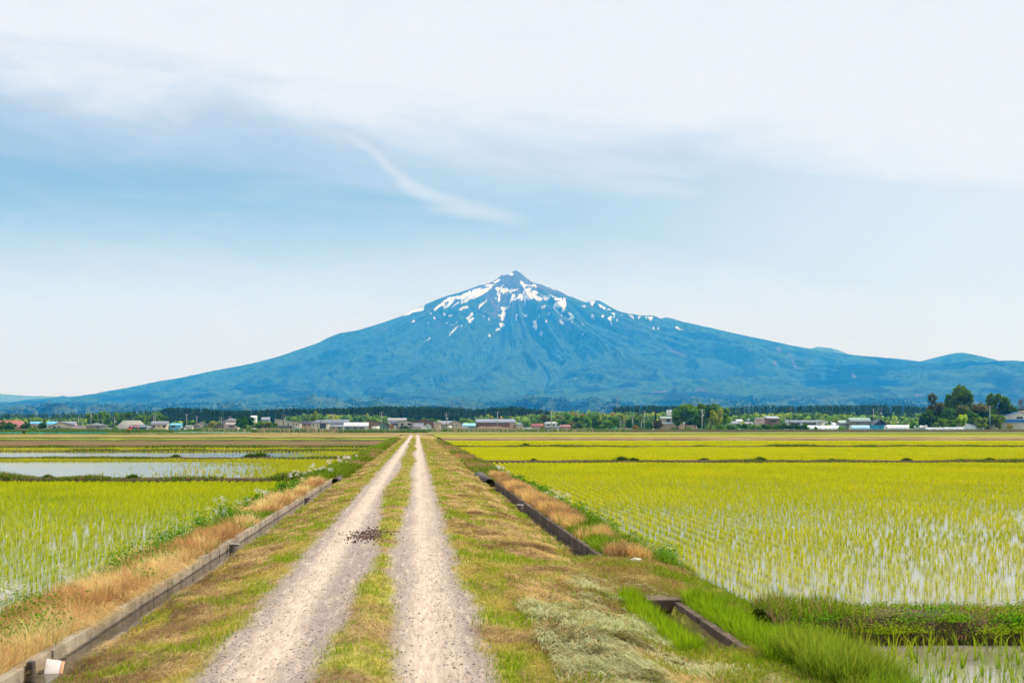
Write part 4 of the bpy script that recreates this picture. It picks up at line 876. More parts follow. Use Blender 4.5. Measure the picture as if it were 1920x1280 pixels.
H(418, 447, 784, 789, 790, (.48, .45, .42), (.36, .34, .36), 'front', [(421, 790.5, 424, 793)], hip=.2, label='tall grey roofed house rising behind the pink roofed one')
H(422, 446, 792, 796, 765, BEI, (.62, .45, .44), 'side', [(429, 797.5, 440, 800.5)], extras=[(409, 426, 803, 805.5, 'mono', PINK, (.62, .40, .36)), (425, 446, 802, 804, 'mono', DGR, (.40, .3, .3))], label='beige house with dusty pink roofs left of the round dark tree')
H(470, 481, 779, 783, 1150, WHT, (.70, .74, .78), 'side', [], label='distant white house above the round dark tree', depth=7)
H(490, 505, 782, 787, 1050, BLG, (.45, .48, .58), 'side', [], label='distant blue grey house between the round tree and the big white house')
H(514, 564, 784.5, 791.5, 765, BEI, (.22, .22, .27), 'monox', [(539, 793.5, 542, 797), (549, 794, 552, 796.5), (554, 794, 558, 796.5)], extras=[(532, 553, 800.5, 804, 'mono', GRY, (.40, .40, .42)), (517, 548, 798, 799.5, 'mono', DGR, DGR, -1.3, 1.25)], label='large beige house with one long grey roof falling to the right')
H(552, 565, 802.6, 805, 740, (.2, .5, .62), (.15, .60, .80), 'mono', [], depth=3, label='tiny lean-to with a turquoise roof', cat='shed')
H(564, 592, 789, 794.5, 775, TANW, BLKR, 'side', [(569, 796, 574, 798.5), (577, 796, 582, 798)], label='tan house with a flat looking black roof')
H(583, 617, 787, 792.5, 760, (.72, .67, .57), (.25, .26, .33), 'side', [(586, 795, 589, 798), (594, 797, 597, 800)], hip=.33, door=(599.5, 793.5, 611, (.03, .045, .10)), label='white hipped roof house with a tall dark blue doorway')
H(609, 654, 786.5, 794, 790, (.14, .20, .34), (.28, .32, .42), 'side', [(640, 797, 645, 800)], label='long blue grey roof behind the white hipped house')
H(617, 645, 795.5, 799, 765, (.52, .50, .50), (.60, .62, .66), 'mono', [(622, 800.5, 628, 803.5), (633, 800.5, 640, 803.5)], depth=6, label='low grey lean-to with shop-like windows beside the white hipped house', cat='shed')
H(645, 690, 792, 798.5, 755, (.30, .34, .42), (.80, .82, .88), 'side', [(648, 801, 656, 804), (662, 801, 670, 804), (674, 801, 681, 804)], extras=[(683, 691.5, 799, 802, 'front', WHT, (.6, .62, .66))], label='barn with a gleaming white metal roof left of the track end', cat='barn')
H(687, 731, 786.5, 795, 785, (.34, .19, .10), BLKR, 'monox', [(694, 795, 698, 797)], label='brown walled hall with a black roof sloping to the right', cat='hall')
H(701, 729, 793, 799, 765, (.14, .28, .28), (.16, .22, .24), 'front', [(705, 800, 711, 804), (718, 800, 722, 804)], skew=.05, label='dark teal walled workshop behind the white board', cat='workshop')
H(727, 762, 783.5, 788.5, 840, WHT, (.55, .53, .52), 'side', [], label='pale tiled roof seen above the cream house with two windows')
H(733, 752, 789, 794, 780, DBL, (.10, .10, .16), 'side', [], extras=[(738, 745, 796, 799, 'front', WHT, (.50, .52, .62))], label='navy house with a small white gable beside the cream house')
H(745, 776, 787.5, 791, 765, BEI, BLKR, 'front', [(752, 793, 757, 797), (764, 793, 771, 797)], extras=[(742, 777, 799.5, 801, 'mono', DGR, (.20, .20, .24))], label='cream two storey house with a thin black gable and two wide windows')
H(775, 822, 785, 790.5, 780, BRN, BLKR, 'front', [(790, 793, 793, 796)], skew=-.08, label='broad dark gable of a brown barn just right of the track end', cat='barn')
H(775, 794, 792.5, 799.5, 760, (.45, .40, .36), (.70, .68, .74), 'mono', [], depth=5, extras=[(771, 795, 801.5, 803, 'mono', (.4, .38, .35), (.5, .48, .44))], label='low shed with a pale lilac roof in front of the broad dark gable', cat='shed')
H(795, 810, 793, 798.5, 757, (.70, .72, .72), (.20, .38, .36), 'front', [(798, 799, 802.5, 802)], depth=6, label='small white house with a dark green gable')
H(790, 799.5, 800.6, 802, 745, WHT, WHT, 'mono', [], depth=3, label='tiny white hut beside the small green gabled house', cat='hut')
H(813, 828, 791, 792.5, 765, (.66, .52, .38), (.5, .42, .34), 'mono', [], depth=7, label='plain flesh coloured block above the grey wall')
H(820, 850, 789, 795, 790, GRY, (.46, .47, .52), 'side', [], label='plain grey roof between the flesh coloured block and the tan gable')
H(840, 868, 787.5, 794, 765, (.55, .46, .34), (.50, .54, .66), 'front', [(846, 796, 849, 798.5), (855, 796, 858, 798.5)], skew=-.08, label='tan gabled house with a silver blue roof slope on its right')
H(867, 893, 793.5, 798, 790, (.25, .40, .55), (.30, .70, .85), 'side', [], extras=[(865, 877, 799.5, 802, 'mono', WHT, (.85, .86, .9))], label='low shed with a pale turquoise roof left of the brown warehouse', cat='shed')
H(893, 966.5, 785.5, 791.5, 770, BRN, (.36, .42, .52), 'side', [(902, 793.2, 906, 795.8), (919, 793, 922.5, 795.5), (928, 793, 931.5, 795.5), (941, 793, 945, 795.5)], extras=[(955, 966.5, 790.5, 791.8, 'mono', TANW, (.36, .42, .52), -.5, .45)], depth=14, label='long brown warehouse with a blue grey roof and four small windows', cat='warehouse')
H(967, 982, 792, 796, 765, (.66, .58, .42), (.30, .36, .46), 'front', [(970, 801, 973, 803), (976, 801, 979, 803)], hip=.3, label='cream house with a slate roof against the end of the brown warehouse')
H(997, 1021, 794, 798.5, 765, (.60, .48, .38), (.42, .06, .06), 'side', [(999, 797.5, 1002, 800)], skew=0, hip=.1, label='small house with a deep red roof, left of the white house by the tall pole')
H(1022, 1045, 791, 793.5, 765, WHT, (.66, .72, .74), 'side', [(1026, 795.5, 1031, 798), (1036, 795.5, 1040, 798)], hip=.15, extras=[(1022, 1050, 798.5, 801, 'mono', DGR, (.55, .6, .62))], label='white two storey house by the tall pole among the woods')
H(1050, 1071, 796, 800, 765, PINK, (.45, .17, .12), 'side', [(1053, 800, 1056, 802), (1064, 801, 1067, 803)], hip=.1, label='low pink walled house with a rust red roof')
H(1240, 1272, 781, 784, 765, TANW, (.45, .62, .60), 'side', [(1249, 785.5, 1257, 790.5)], extras=[(1223, 1290, 790.5, 794, 'mono', (.48, .36, .27), (.52, .66, .66), -3, 2.9), (1289, 1306, 790, 796, 'front', PINK, (.42, .5, .5), -3, 2.9)], label='brown two storey house with pale green roofs beside the great tree clump')
H(1419, 1441, 783, 784.5, 900, (.60, .45, .42), (.5, .42, .4), 'side', [], label='flat pinkish building left of the hut with the white roof', cat='building')
H(1439, 1462, 779.5, 783.5, 800, (.22, .12, .10), (.80, .80, .82), 'mono', [(1443, 786.5, 1457, 791)], label='brown hut with a flat white roof standing above the long hedge')
H(1475, 1546, 787.5, 791, 820, (.55, .60, .66), (.30, .36, .42), 'side', [(1482, 792, 1500, 796), (1506, 792, 1530, 796)], extras=[(1537, 1546, 787, 790, 'mono', WHT, WHT, -.8, .75)], label='long grey glasshouse-like shed behind the right end of the hedge', cat='shed')
H(1575, 1597, 788, 793, 780, (.30, .30, .32), (.55, .74, .72), 'side', [], label='pale green roof, the lower and left one of a joined pair of sheds', cat='shed')
H(1595, 1633, 783, 789.5, 775, (.28, .25, .22), (.45, .62, .57), 'side', [(1605, 792, 1611, 795)], extras=[(1612, 1632, 796, 798, 'mono', (.10, .42, .80), (.15, .5, .85))], label='large pale green roofed shed with blue sheeting at its foot', cat='shed')
H(1637, 1664, 786, 797, 765, (.02, .04, .09), (.02, .035, .08), 'front', [], extras=[(1632, 1664, 796.5, 797.5, 'mono', (.04, .42, .72), (.05, .45, .75))], label='dark navy gabled barn with blue sheeting at its base', cat='barn')
H(1880, 1960, 772, 779, 720, (.72, .70, .66), (.03, .22, .50), 'front', [(1906, 780.5, 1918, 785)], skew=-.1, extras=[(1879, 1960, 785.5, 791.5, 'mono', (.6, .55, .48), (.03, .30, .75), -2.6, 2.5)], label='white house with bright blue roofs at the far right edge')
H(1910, 1960, 770, 774, 760, (.6, .5, .45), (.60, .45, .40), 'side', [], label='pinkish roof showing above the blue roofed house at the far right edge')
rl = random.Random(3)
for i, (a, b, t, c1, c2, lab) in enumerate([(1370, 1384, 790, LGR, (.55, .6, .7), 'distant lilac shed nearest the great tree clump'), (1382, 1393, 786, (.7, .7, .7), WHT, 'distant pale house just right of the great tree clump'), (1394, 1412, 791, PINK, (.62, .6, .68), 'distant grey lilac roof above the middle of the hedge'), (1400, 1410, 785, GRY, (.45, .5, .6), 'distant slate roof, the highest between the tree clump and the pinkish building'),
                                         (1546, 1562, 790, GRY, (.36, .42, .50), 'distant slate shed right of the long grey shed'), (1672, 1688, 790, (.5, .2, .15), (.50, .25, .25), 'distant dull red roof left of the small round tree'), (1690, 1702, 791, WHT, (.75, .35, .22), 'distant orange roof beside the small round tree'), (1713, 1727, 790, (.5, .55, .6), (.75, .4, .3), 'distant orange roof half behind the dark grove'),
                                         (985, 997, 786, BEI, (.55, .55, .6), 'distant grey roof among the trees above the white fence')]):
    H(a, b, t, t + 3.2, 1000 + 20 * i, c1, c2, 'side', [], depth=7, label=lab)
# tank, boards, greenhouses, nets
tk = empty('water_tank', (XA(1254.5, 1000), 1000, GZ), label='white water tank on a tower left of the great tree clump', cat='water tank')
bx('tank', -1.7, 1.7, -1.6, 1.6, 10.2, 14.2, pm((.82, .83, .84)), tk, bev=.2); bx('tower', -.9, .9, -.9, .9, 0, 10.1, pm(GRY), tk)
for (a, b, t, Y, lab) in ((697, 712, 799, 700, 'blank white board standing at the field edge left of the track end'), (839.5, 847, 798, 700, 'narrow white board standing at the field edge right of the track'), (472, 481, 802.5, 720, 'small beige board beside the round dark tree')):
    r = empty('field_board', (XA((a + b) / 2, Y), Y, GZ), label=lab, cat='board'); w = (b - a) * Y / F / 2; zt = CZ + (VY - t) * Y / F - GZ
    bx('panel', -w, w, 0, .12, .25, zt, pm((.76, .74, .68) if a > 600 else (.6, .5, .4), .5), r)
    for sx2 in (-1, 1): bx('post', sx2 * w * .8 - .06, sx2 * w * .8 + .06, .125, .25, 0, zt - .1, pm(GRY), r)
GHM = Mt('greenhouse_film'); GHM.set('Base Color', GHM.mix(GHM.mr(GHM.noise(.6, 4), .35, .65), (.62, .68, .74), (.84, .86, .88))).set('Roughness', .35)
HOOP = pm((.40, .44, .48))
def greenhouse(a, b, t, Y, label, depth=6, blue=False):
    x0, x1 = XA(a, Y), XA(b, Y); L_ = x1 - x0; hgt = CZ + (VY - t) * Y / F - GZ; r = empty('greenhouse', ((x0 + x1) / 2, Y, GZ), label=label, cat='greenhouse')
    k = 16; an = np.linspace(0, np.pi, k); n = max(4, int(L_ / 2)); xs_ = np.linspace(-L_ / 2, L_ / 2, n)
    V = [(x, depth / 2 - np.cos(q) * depth / 2, np.sin(q) ** .7 * hgt) for x in xs_ for q in an]; i = np.arange(n * k).reshape(n, k)
    fq = np.stack([i[:-1, :-1], i[:-1, 1:], i[1:, 1:], i[1:, :-1]], -1).reshape(-1, 4)
    npmesh('film', V, fq, pm((.30, .55, .82), .4) if blue else GHM.m, r, smooth=True)
    for s_ in (0, n - 1):
        npmesh('end_wall', [V[j] for j in i[s_]], np.array([[0, j, j + 1] for j in range(1, k - 1)]), GHM.m, r)
    for j in range(0, n, max(1, n // 10)):
        P_ = [(xs_[j] + dx_, depth / 2 - np.cos(q) * (depth / 2 + .04), np.sin(q) ** .7 * (hgt + .05)) for q in an for dx_ in (-.06, .06)]
        ii_ = np.arange(2 * k).reshape(k, 2); npmesh('hoop', P_, np.stack([ii_[:-1, 0], ii_[:-1, 1], ii_[1:, 1], ii_[1:, 0]], -1), HOOP, r)
greenhouse(1512, 1575, 797.5, 720, 'long white plastic greenhouse right of the hedge'); greenhouse(1598, 1632, 797, 715, 'short greenhouse under blue film in front of the pale green sheds', blue=True)
greenhouse(1664, 1708, 796.5, 730, 'low white greenhouse left of the small round tree'); greenhouse(1716, 1742, 795.5, 722, 'white greenhouse half behind the left foot of the dark grove'); greenhouse(1800, 1845, 793.5, 700, 'rounded white greenhouse in front of the dark grove', 8)
greenhouse(1562, 1598, 792, 840, 'distant silver greenhouse left of the pale green roofs'); greenhouse(1736, 1770, 801.2, 660, 'very low white plastic tunnel, the left of two along the field edge', 1.5); greenhouse(1771, 1808, 800.8, 660, 'very low white plastic tunnel, the right of two along the field edge', 1.5)
H(1849, 1858, 794, 797, 715, (.35, .36, .38), (.30, .3, .3), 'front', [], depth=4, label='dark little shed right of the rounded greenhouse', cat='shed'); H(1858, 1871, 797, 799, 712, (.72, .66, .5), (.7, .7, .68), 'mono', [], depth=3, label='cream hut between the rounded greenhouse and the blue roofed house', cat='hut')
def netfence(a, b, t, bt, Y, col, label):
    x0, x1 = XA(a, Y), XA(b, Y); zt = CZ + (VY - t) * Y / F; zb = CZ + (VY - bt) * Y / F; r = empty('net_fence', ((x0 + x1) / 2, Y, zb), label=label, cat='net fence'); n = 60
    xs_ = np.linspace(x0, x1, n) - (x0 + x1) / 2; top = (zt - zb) * (.9 + .12 * np.sin(np.arange(n) * 1.9) ) 
    V = [(x, .12 * math.sin(j * 1.3), z_) for j, x in enumerate(xs_) for z_ in (0, top[j])]; i = np.arange(2 * n).reshape(n, 2)
    npmesh('net', V, np.stack([i[:-1, 0], i[1:, 0], i[1:, 1], i[:-1, 1]], -1), pm(col, .8, .3, .3), r)
    for j in range(0, n, 5): bx('post', xs_[j] - .04, xs_[j] + .04, .15, .23, 0, zt - zb, pm(GRY), r)
netfence(-40, 40, 809.7, 814, 452, (.08, .62, .48), 'green netting fence at the left edge below the red roofed farmhouse'); netfence(50, 200, 809.7, 814.3, 450, (.08, .62, .48), 'long turquoise green netting fence below the cream gabled house')
netfence(325, 470, 808.8, 811, 520, (.40, .66, .50), 'faded pale green netting fence left of the round dark tree'); netfence(1146, 1168, 801.8, 804.5, 700, (.05, .55, .25), 'short bright green net right of the woods')
netfence(982, 997, 800.5, 804, 755, (.80, .80, .80), 'short white sheet fence right of the brown warehouse')
# excavator and cars
def excavator(px, Y):
    r = empty('excavator', (XA(px, Y), Y, GZ + .1), label='small orange excavator parked at the field edge', cat='excavator'); s = 1.0; O = pm((.75, .12, .05)); D = pm((.05, .05, .05))
    for y_ in (-.9, .55): bx('track', -1.5, 1.5, y_, y_ + .4, 0, .6, D, r, bev=.15)
    bx('body', -1.6, .5, -.9, .9, .65, 1.5, O, r, bev=.1); c = bx('cab', -.4, .6, -.85, .1, 1.5, 2.5, O, r, bev=.08); bx('cab_window', -.3, .5, -.88, -.84, 1.75, 2.35, GLASS, c)
    pts = [(.6, 1.3), (1.3, 2.6), (2.6, 3.0), (3.6, 2.6)]; 
    def arm(nm, p, w):
        V = []; 
        for (a, b_) in p: V += [(a, -.15, b_ - w), (a, .15, b_ - w), (a, .15, b_ + w), (a, -.15, b_ + w)]
        q = [(4 * i + j, 4 * i + (j + 1) % 4, 4 * i + 4 + (j + 1) % 4, 4 * i + 4 + j) for i in range(len(p) - 1) for j in range(4)]
        npmesh(nm, V, np.array(q), O, r)
    arm('boom', pts, .2); V = [(3.45, -.12, 2.7), (3.8, -.12, 2.7), (3.9, -.12, .8), (3.6, -.12, .8)]; V += [(a, .12, c_) for a, _, c_ in V]
    npmesh('stick', V, np.array([(0, 1, 2, 3), (4, 7, 6, 5), (0, 4, 5, 1), (1, 5, 6, 2), (2, 6, 7, 3), (3, 7, 4, 0)]), O, r); bx('bucket', 3.3, 3.95, -.35, .35, .25, .8, D, r, bev=.1)
excavator(244, 640)
def car(px, Y, col, rz, label, van=False):
    r = empty('car', (XA(px, Y), Y, GZ), rz, label=label, cat='car'); h = 1.9 if van else 1.45; M_ = pm(col, .3)
    prof_ = [(-2.1, .35), (-2.1, .95), (-1.9, 1.05), (-1.2, h) if not van else (-1.95, h), (.6, h), (1.2, 1.05), (2.0, .9), (2.1, .35)]
    n = len(prof_); V = [(a, s_ * .8, b_) for s_ in (-1, 1) for a, b_ in prof_]; q = [(i, (i + 1) % n, n + (i + 1) % n, n + i) for i in range(n)]
    t = [(0, i, i + 1) for i in range(1, n - 1)] + [(n, n + i + 1, n + i) for i in range(1, n - 1)]
    npmesh('body', V, [np.array(q), np.array(t)], M_, r)
    bx('side_window', -1.1, .7, -.83, -.80, 1.0, h - .12, GLASS, r)
    for x_ in (-1.3, 1.3):
        for y_ in (-.85, .67): w = tube('wheel', .32, .05, .18, pm((.02, .02, .02)), r, 14); w.rotation_euler = (R(-90), 0, 0); w.location = (x_, y_, .33)
car(503, 735, (.75, .77, .8), 0, 'white car parked left of the large beige house, beside the trees'); car(516, 730, (.70, .72, .76), R(160), 'silver white car parked in front of the large beige house'); car(343, 745, (.8, .8, .8), 0, 'white van beside the small white shed', True)
car(1050, 730, (.78, .8, .84), R(30), 'white car parked left of the rust red roofed house'); car(1392, 690, (.80, .80, .82), 0, 'white car parked at the foot of the hedge'); car(1231, 720, (.7, .7, .72), 0, 'white car beside the dark conifer at the brown house')

# ---------------- trees ----------------
tm = Mt('leaves'); at = tm.attr('col'); tm.leaf(tm.mix(1.0, at.outputs['Color'], (3.0, 2.7, 1.35), 'MULTIPLY'), .45); BARK = plain('bark', (.10, .075, .055), .9)
def crown_mesh(n, w, h, col, size, seed, kind='round', lobes=14):
    g = np.random.default_rng(seed); L_ = []; 
    if kind == 'cone':
        t = g.random(n) ** .8; a = g.uniform(0, 6.283, n); r_ = (1 - t) * (.55 + .45 * np.abs(np.sin(t * 26))) * np.sqrt(g.uniform(.3, 1, n)) * w; p = np.stack([np.cos(a) * r_, np.sin(a) * r_, h * (.08 + .92 * t)], -1)
    else:
        cs = []
        for i in range(lobes):
            a = g.uniform(0, 6.283); rr = np.sqrt(g.random()) * .80; zc_ = g.uniform(.30, .80) if i else .78; k = np.sqrt(max(.05, 1 - ((zc_ - .45) / .55) ** 2))
            cs.append((np.cos(a) * rr * w * k, np.sin(a) * rr * w * k, zc_ * h, g.uniform(.18, .36)))
        i = g.integers(0, lobes, n); c_ = np.array(cs)[i]; d = g.normal(size=(n, 3)); d /= np.linalg.norm(d, axis=1)[:, None]; d[:, 2] = np.abs(d[:, 2]) * 1.2 - .35; rad = c_[:, 3] * g.uniform(.6, 1.08, n)
        p = c_[:, :3] + d * rad[:, None] * np.array([w, w, h * .62])
    a = g.normal(size=(n, 3)); a /= np.linalg.norm(a, axis=1)[:, None]; b = g.normal(size=(n, 3)); b -= (a * b).sum(1)[:, None] * a; b /= np.linalg.norm(b, axis=1)[:, None]
    s = size * g.uniform(.6, 1.35, (n, 1)); V = np.stack([p - a * s, p + b * s * .7, p + a * s, p - b * s * .7], 1); V[..., 2] = np.maximum(V[..., 2], .02)
    tone = .75 + .5 * vnoise(p[:, 0] / w * 3 + 5, p[:, 2] / h * 4 + p[:, 1] / w * 2, seed); c_ = np.clip(np.array(col)[None] * tone[:, None] * (1 + g.normal(0, .2, (n, 1))), .003, 1)
    return V, np.repeat(c_, 4, 0)
_tree_i = [0]
def tree(px, top, wpx, Y, col, label, kind='round', n=1500, name='tree', zb=GZ, trunk=.22, size=None, bare=0):
    _tree_i[0] += 1; x = XA(px, Y); h = CZ + (VY - top) * Y / F - zb; w = wpx * Y / F / 2
    r = empty(name, (x, Y, zb), label=label, cat='shrub' if name == 'shrub' else 'tree'); size = size or max(.28, min(.75, w * .16))
    V, c_ = crown_mesh(n, w, h * (1 - bare), col, size, 900 + _tree_i[0], kind); V[..., 2] += h * bare; q = np.arange(n)[:, None] * 4 + np.arange(4)[None]
    npmesh('crown', V.reshape(-1, 3), q, tm.m, r, cols=c_)
    tr = max(.07, h * .022); m = 8; an = np.linspace(0, 2 * np.pi, m, endpoint=False); g = np.random.default_rng(_tree_i[0]); T = []; fq = []
    def limb(p0, p1, r0, r1):
        b = len(T); dx_ = g.normal(0, .04 * h, 2) * .5
        for k_, (t_, rr) in enumerate(((0, r0), (.5, (r0 + r1) / 2), (1, r1))):
            cxx = p0[0] + (p1[0] - p0[0]) * t_ + (dx_[0] if k_ == 1 else 0); cyy = p0[1] + (p1[1] - p0[1]) * t_ + (dx_[1] if k_ == 1 else 0); czz = p0[2] + (p1[2] - p0[2]) * t_
            T.extend([(cxx + math.cos(q_) * rr, cyy + math.sin(q_) * rr, czz) for q_ in an])
        for k_ in range(2):
            for j in range(m): fq.append((b + k_ * m + j, b + k_ * m + (j + 1) % m, b + (k_ + 1) * m + (j + 1) % m, b + (k_ + 1) * m + j))
    limb((0, 0, -.1), (0, 0, h * (.5 if kind == 'round' else .9)), tr, tr * .4)
    if kind == 'round':
        for j in range(5): a_ = j * 1.26 + g.uniform(0, .5); limb((0, 0, h * (.22 + .05 * j)), (math.cos(a_) * w * .6, math.sin(a_) * w * .6, h * (.5 + .06 * j)), tr * .5, tr * .15)
    npmesh('trunk', T, np.array(fq), BARK, r)
    return r
DG = (.025, .065, .014); MG = (.055, .115, .016); YG = (.11, .17, .020); LG = (.10, .17, .04); OG = (.062, .068, .024); CG = (.012, .030, .016); BGN = (.035, .085, .016)
T = tree
# left group behind the farmhouse
for a in [(172, 771, 30, 900, MG, 'broad bright green tree, first in the row behind the left houses'), (190, 769, 34, 905, (.06, .13, .015), 'broad rounded tree, second in the row behind the left houses'), (212, 770.5, 30, 900, MG, 'bright green tree in the middle of the row behind the left houses'), (236, 770.5, 30, 895, BGN, 'dark domed tree behind the ridge of the huge hipped roof'),
          (262, 772, 34, 900, MG, 'wide bright tree right of the dark domed one'), (288, 771, 34, 905, (.06, .125, .02), 'wide tree behind the three windowed cream house'), (306, 774, 26, 910, BGN, 'last and smallest tree of the row behind the left houses')]: T(*a, n=1700)
T(12, 789, 26, 740, OG, 'reddish brown tree in front of the red hipped roof'); T(22, 794, 30, 735, DG, 'dark green shrubby tree before the red roofed farmhouse'); T(48, 790, 22, 745, DG, 'dark tree between the red roof and the small sky blue roof'); T(80, 792, 22, 745, DG, 'dark tree between the two blue roofs'); T(-8, 797, 34, 738, BGN, 'low dark bush at the very left edge before the red roof'); T(62, 801, 22, 736, MG, 'low light bush under the small sky blue roof', name='shrub', n=700)
T(217, 801, 18, 735, MG, 'bright bush at the left foot of the huge hipped roof', name='shrub', n=800); T(232, 804, 16, 730, BGN, 'low bush left of the excavator', name='shrub', n=600); T(310, 806.5, 16, 640, BGN, 'low green bush at the field edge right of the excavator', name='shrub', n=500)
T(46, 806, 10, 470, BGN, 'small bush poking through the gap in the green netting', name='shrub', n=400); T(351, 786, 24, 790, DG, 'dark tree behind the small white shed'); T(398, 788, 20, 750, (.13, .15, .05), 'pale olive tree right of the low pale house', n=1300); T(388, 798, 20, 745, BGN, 'dark green bush in front of the low pale house', name='shrub', n=800)
T(459, 778, 35, 735, (.018, .062, .010), 'round dense dark green tree standing alone before the houses', n=3200, size=.5)
T(487, 788, 22, 745, MG, 'loose green tree right of the round dark tree'); T(500, 790, 22, 745, (.09, .12, .02), 'olive tree between the parked cars and the round dark tree'); T(512, 791, 18, 742, MG, 'small green tree touching the large beige house')
T(588, 769.5, 20, 950, YG, 'tall yellow green tree behind the tan house with black roof'); T(602, 777, 14, 945, BGN, 'dark narrow tree behind the white hipped house'); T(621, 774.5, 26, 1000, (.20, .24, .06), 'pale yellow tree above the long blue grey roof'); T(555, 778, 24, 1050, LG, 'pale green tree behind the large beige house'); T(574, 774, 26, 1060, (.07, .13, .05), 'blue green tree left of the tall yellow green tree')
T(734, 794, 10, 745, (.16, .10, .05), 'rusty shrub between the teal workshop and the navy house', name='shrub', n=500); T(757, 797, 16, 740, (.03, .05, .02), 'dark bush before the cream house with two wide windows', name='shrub', n=600); T(607, 802, 9, 735, BGN, 'small bush at the dark blue doorway', name='shrub', n=300)
T(770, 782, 26, 900, BGN, 'green crown rising behind the cream house with two windows'); T(813, 783, 22, 900, (.05, .11, .02), 'green crown behind the broad dark gable'); T(700, 780, 22, 1000, LG, 'pale green tree above the brown hall'); T(722, 781, 18, 1010, (.09, .15, .06), 'pale tree above the white tiled roof'); T(797, 781, 16, 1010, LG, 'pale round tree between the two dark roofs')
T(914, 775, 22, 1150, (.14, .19, .06), 'pale yellow green tree behind the brown warehouse', n=1300); T(897, 777, 20, 1150, LG, 'pale tree behind the left end of the brown warehouse'); T(870, 783, 22, 1000, (.06, .12, .05), 'round tree above the turquoise roof'); T(884, 785, 20, 1000, LG, 'light round tree left of the warehouse roof')
T(986, 790, 18, 800, MG, 'green bush-like tree above the white sheet fence'); T(1018, 796, 12, 750, (.14, .13, .05), 'brownish bush between the deep red roof and the white house', name='shrub', n=500)
for a in [(1022, 776, 22, 850, OG, 'brownish olive crown above the white house by the tall pole'), (1008, 786, 20, 830, MG, 'dark green tree behind the deep red roof'), (995, 774, 22, 1100, LG, 'pale green tree far behind the white fence'), (1058, 786, 30, 830, BGN, 'dark green tree behind the rust red roof'), (1084, 777, 30, 840, BGN, 'tall green tree, first right of the rust red roof'),
          (1072, 790, 22, 800, (.09, .085, .03), 'brownish tree at the corner of the rust red roofed house'), (1098, 779, 26, 850, MG, 'tall green tree, second right of the rust red roof'), (1085, 789, 26, 790, (.055, .10, .02), 'mid green tree filling the front of the wood'), (1112, 779, 26, 870, BGN, 'dark tree in the middle of the wood'), (1140, 786, 34, 800, MG, 'rounded green tree at the front right of the wood'),
          (1126, 788, 22, 830, DG, 'dark tree between the two rounded ones'), (1160, 772, 40, 920, (.10, .14, .05), 'broad pale domed tree in the wood'), (1176, 776, 30, 925, (.09, .13, .045), 'second pale domed tree touching the broad one'), (1205, 777, 26, 930, (.08, .12, .05), 'greyish domed tree left of the brown house'), (1150, 780, 30, 880, BGN, 'dark tree below the broad pale dome'), (1186, 784, 34, 850, DG, 'dark tree left of the power poles'),
          (1214, 788, 26, 840, BGN, 'dark tree directly left of the brown house'), (1073, 770, 26, 1050, (.14, .11, .04), 'rust tinged crown at the back of the wood'), (1050, 776, 22, 1050, (.10, .12, .05), 'olive crown at the back of the wood'), (1103, 800, 14, 750, BGN, 'low bush at the foot of the wood')]: T(*a, n=1500)
T(1192, 796, 12, 740, (.16, .11, .03), 'orange tinged shrub near the short green net', name='shrub', n=600); T(1232, 786, 22, 750, (.05, .045, .025), 'dark reddish tree in front of the brown house'); T(1229, 774, 10, 755, CG, 'slim dark conifer at the brown house', 'cone', n=700)
# great clump
for a in [(1286, 754.5, 56, 740, MG, 'leftmost big crown of the great tree clump'), (1308, 752.5, 56, 745, (.05, .11, .014), 'second big crown of the great tree clump'), (1332, 753, 58, 740, BGN, 'dark central crown of the great tree clump'), (1350, 760, 46, 735, (.06, .12, .014), 'rightmost crown of the great tree clump'), (1345, 764, 32, 715, (.12, .15, .025), 'lighter olive tree at the front of the great tree clump'), (1304, 776, 44, 725, DG, 'dark lower tree at the foot of the great tree clump'), (1270, 764, 26, 750, MG, 'small crown on the left shoulder of the great tree clump')]: T(*a, n=2600)
for i, (px, t_, w_, c_, lab) in enumerate([(1352, 796, 24, MG, 'light shrub at the right foot of the great tree clump'), (1372, 795, 22, BGN, 'first dark shrub of the long hedge'), (1395, 794, 26, DG, 'second shrub of the long hedge, dark and wide'), (1418, 795, 26, MG, 'third shrub of the long hedge, lighter green'), (1437, 794, 24, DG, 'shrub of the long hedge under the white roofed hut'), (1458, 794.5, 24, BGN, 'shrub of the long hedge right of the hut'),
                           (1471, 791, 14, MG, 'light bush sticking up from the long hedge'), (1480, 795, 26, DG, 'dark shrub left of the pole in the hedge'), (1500, 795, 28, (.02, .05, .012), 'very dark shrub right of the pole in the hedge'), (1512, 793, 18, BGN, 'rounded end shrub of the long hedge'), (1383, 799, 14, (.06, .18, .02), 'bright green bush at the foot of the hedge'), (1290, 801, 16, MG, 'low bush before the pink gable'), (1262, 801, 10, DG, 'small round bush, left of two before the brown house'), (1269, 801, 8, DG, 'small round bush, right of two before the brown house'),
                           (1580, 799, 18, (.07, .16, .02), 'light green bush before the pale green roofs'), (1530, 799, 9, DG, 'small dark bush against the long white greenhouse')]): T(px, t_, w_, 700, c_, lab, name='shrub', n=800)
T(1714, 789, 20, 700, (.05, .13, .02), 'small round green tree between the white greenhouses')
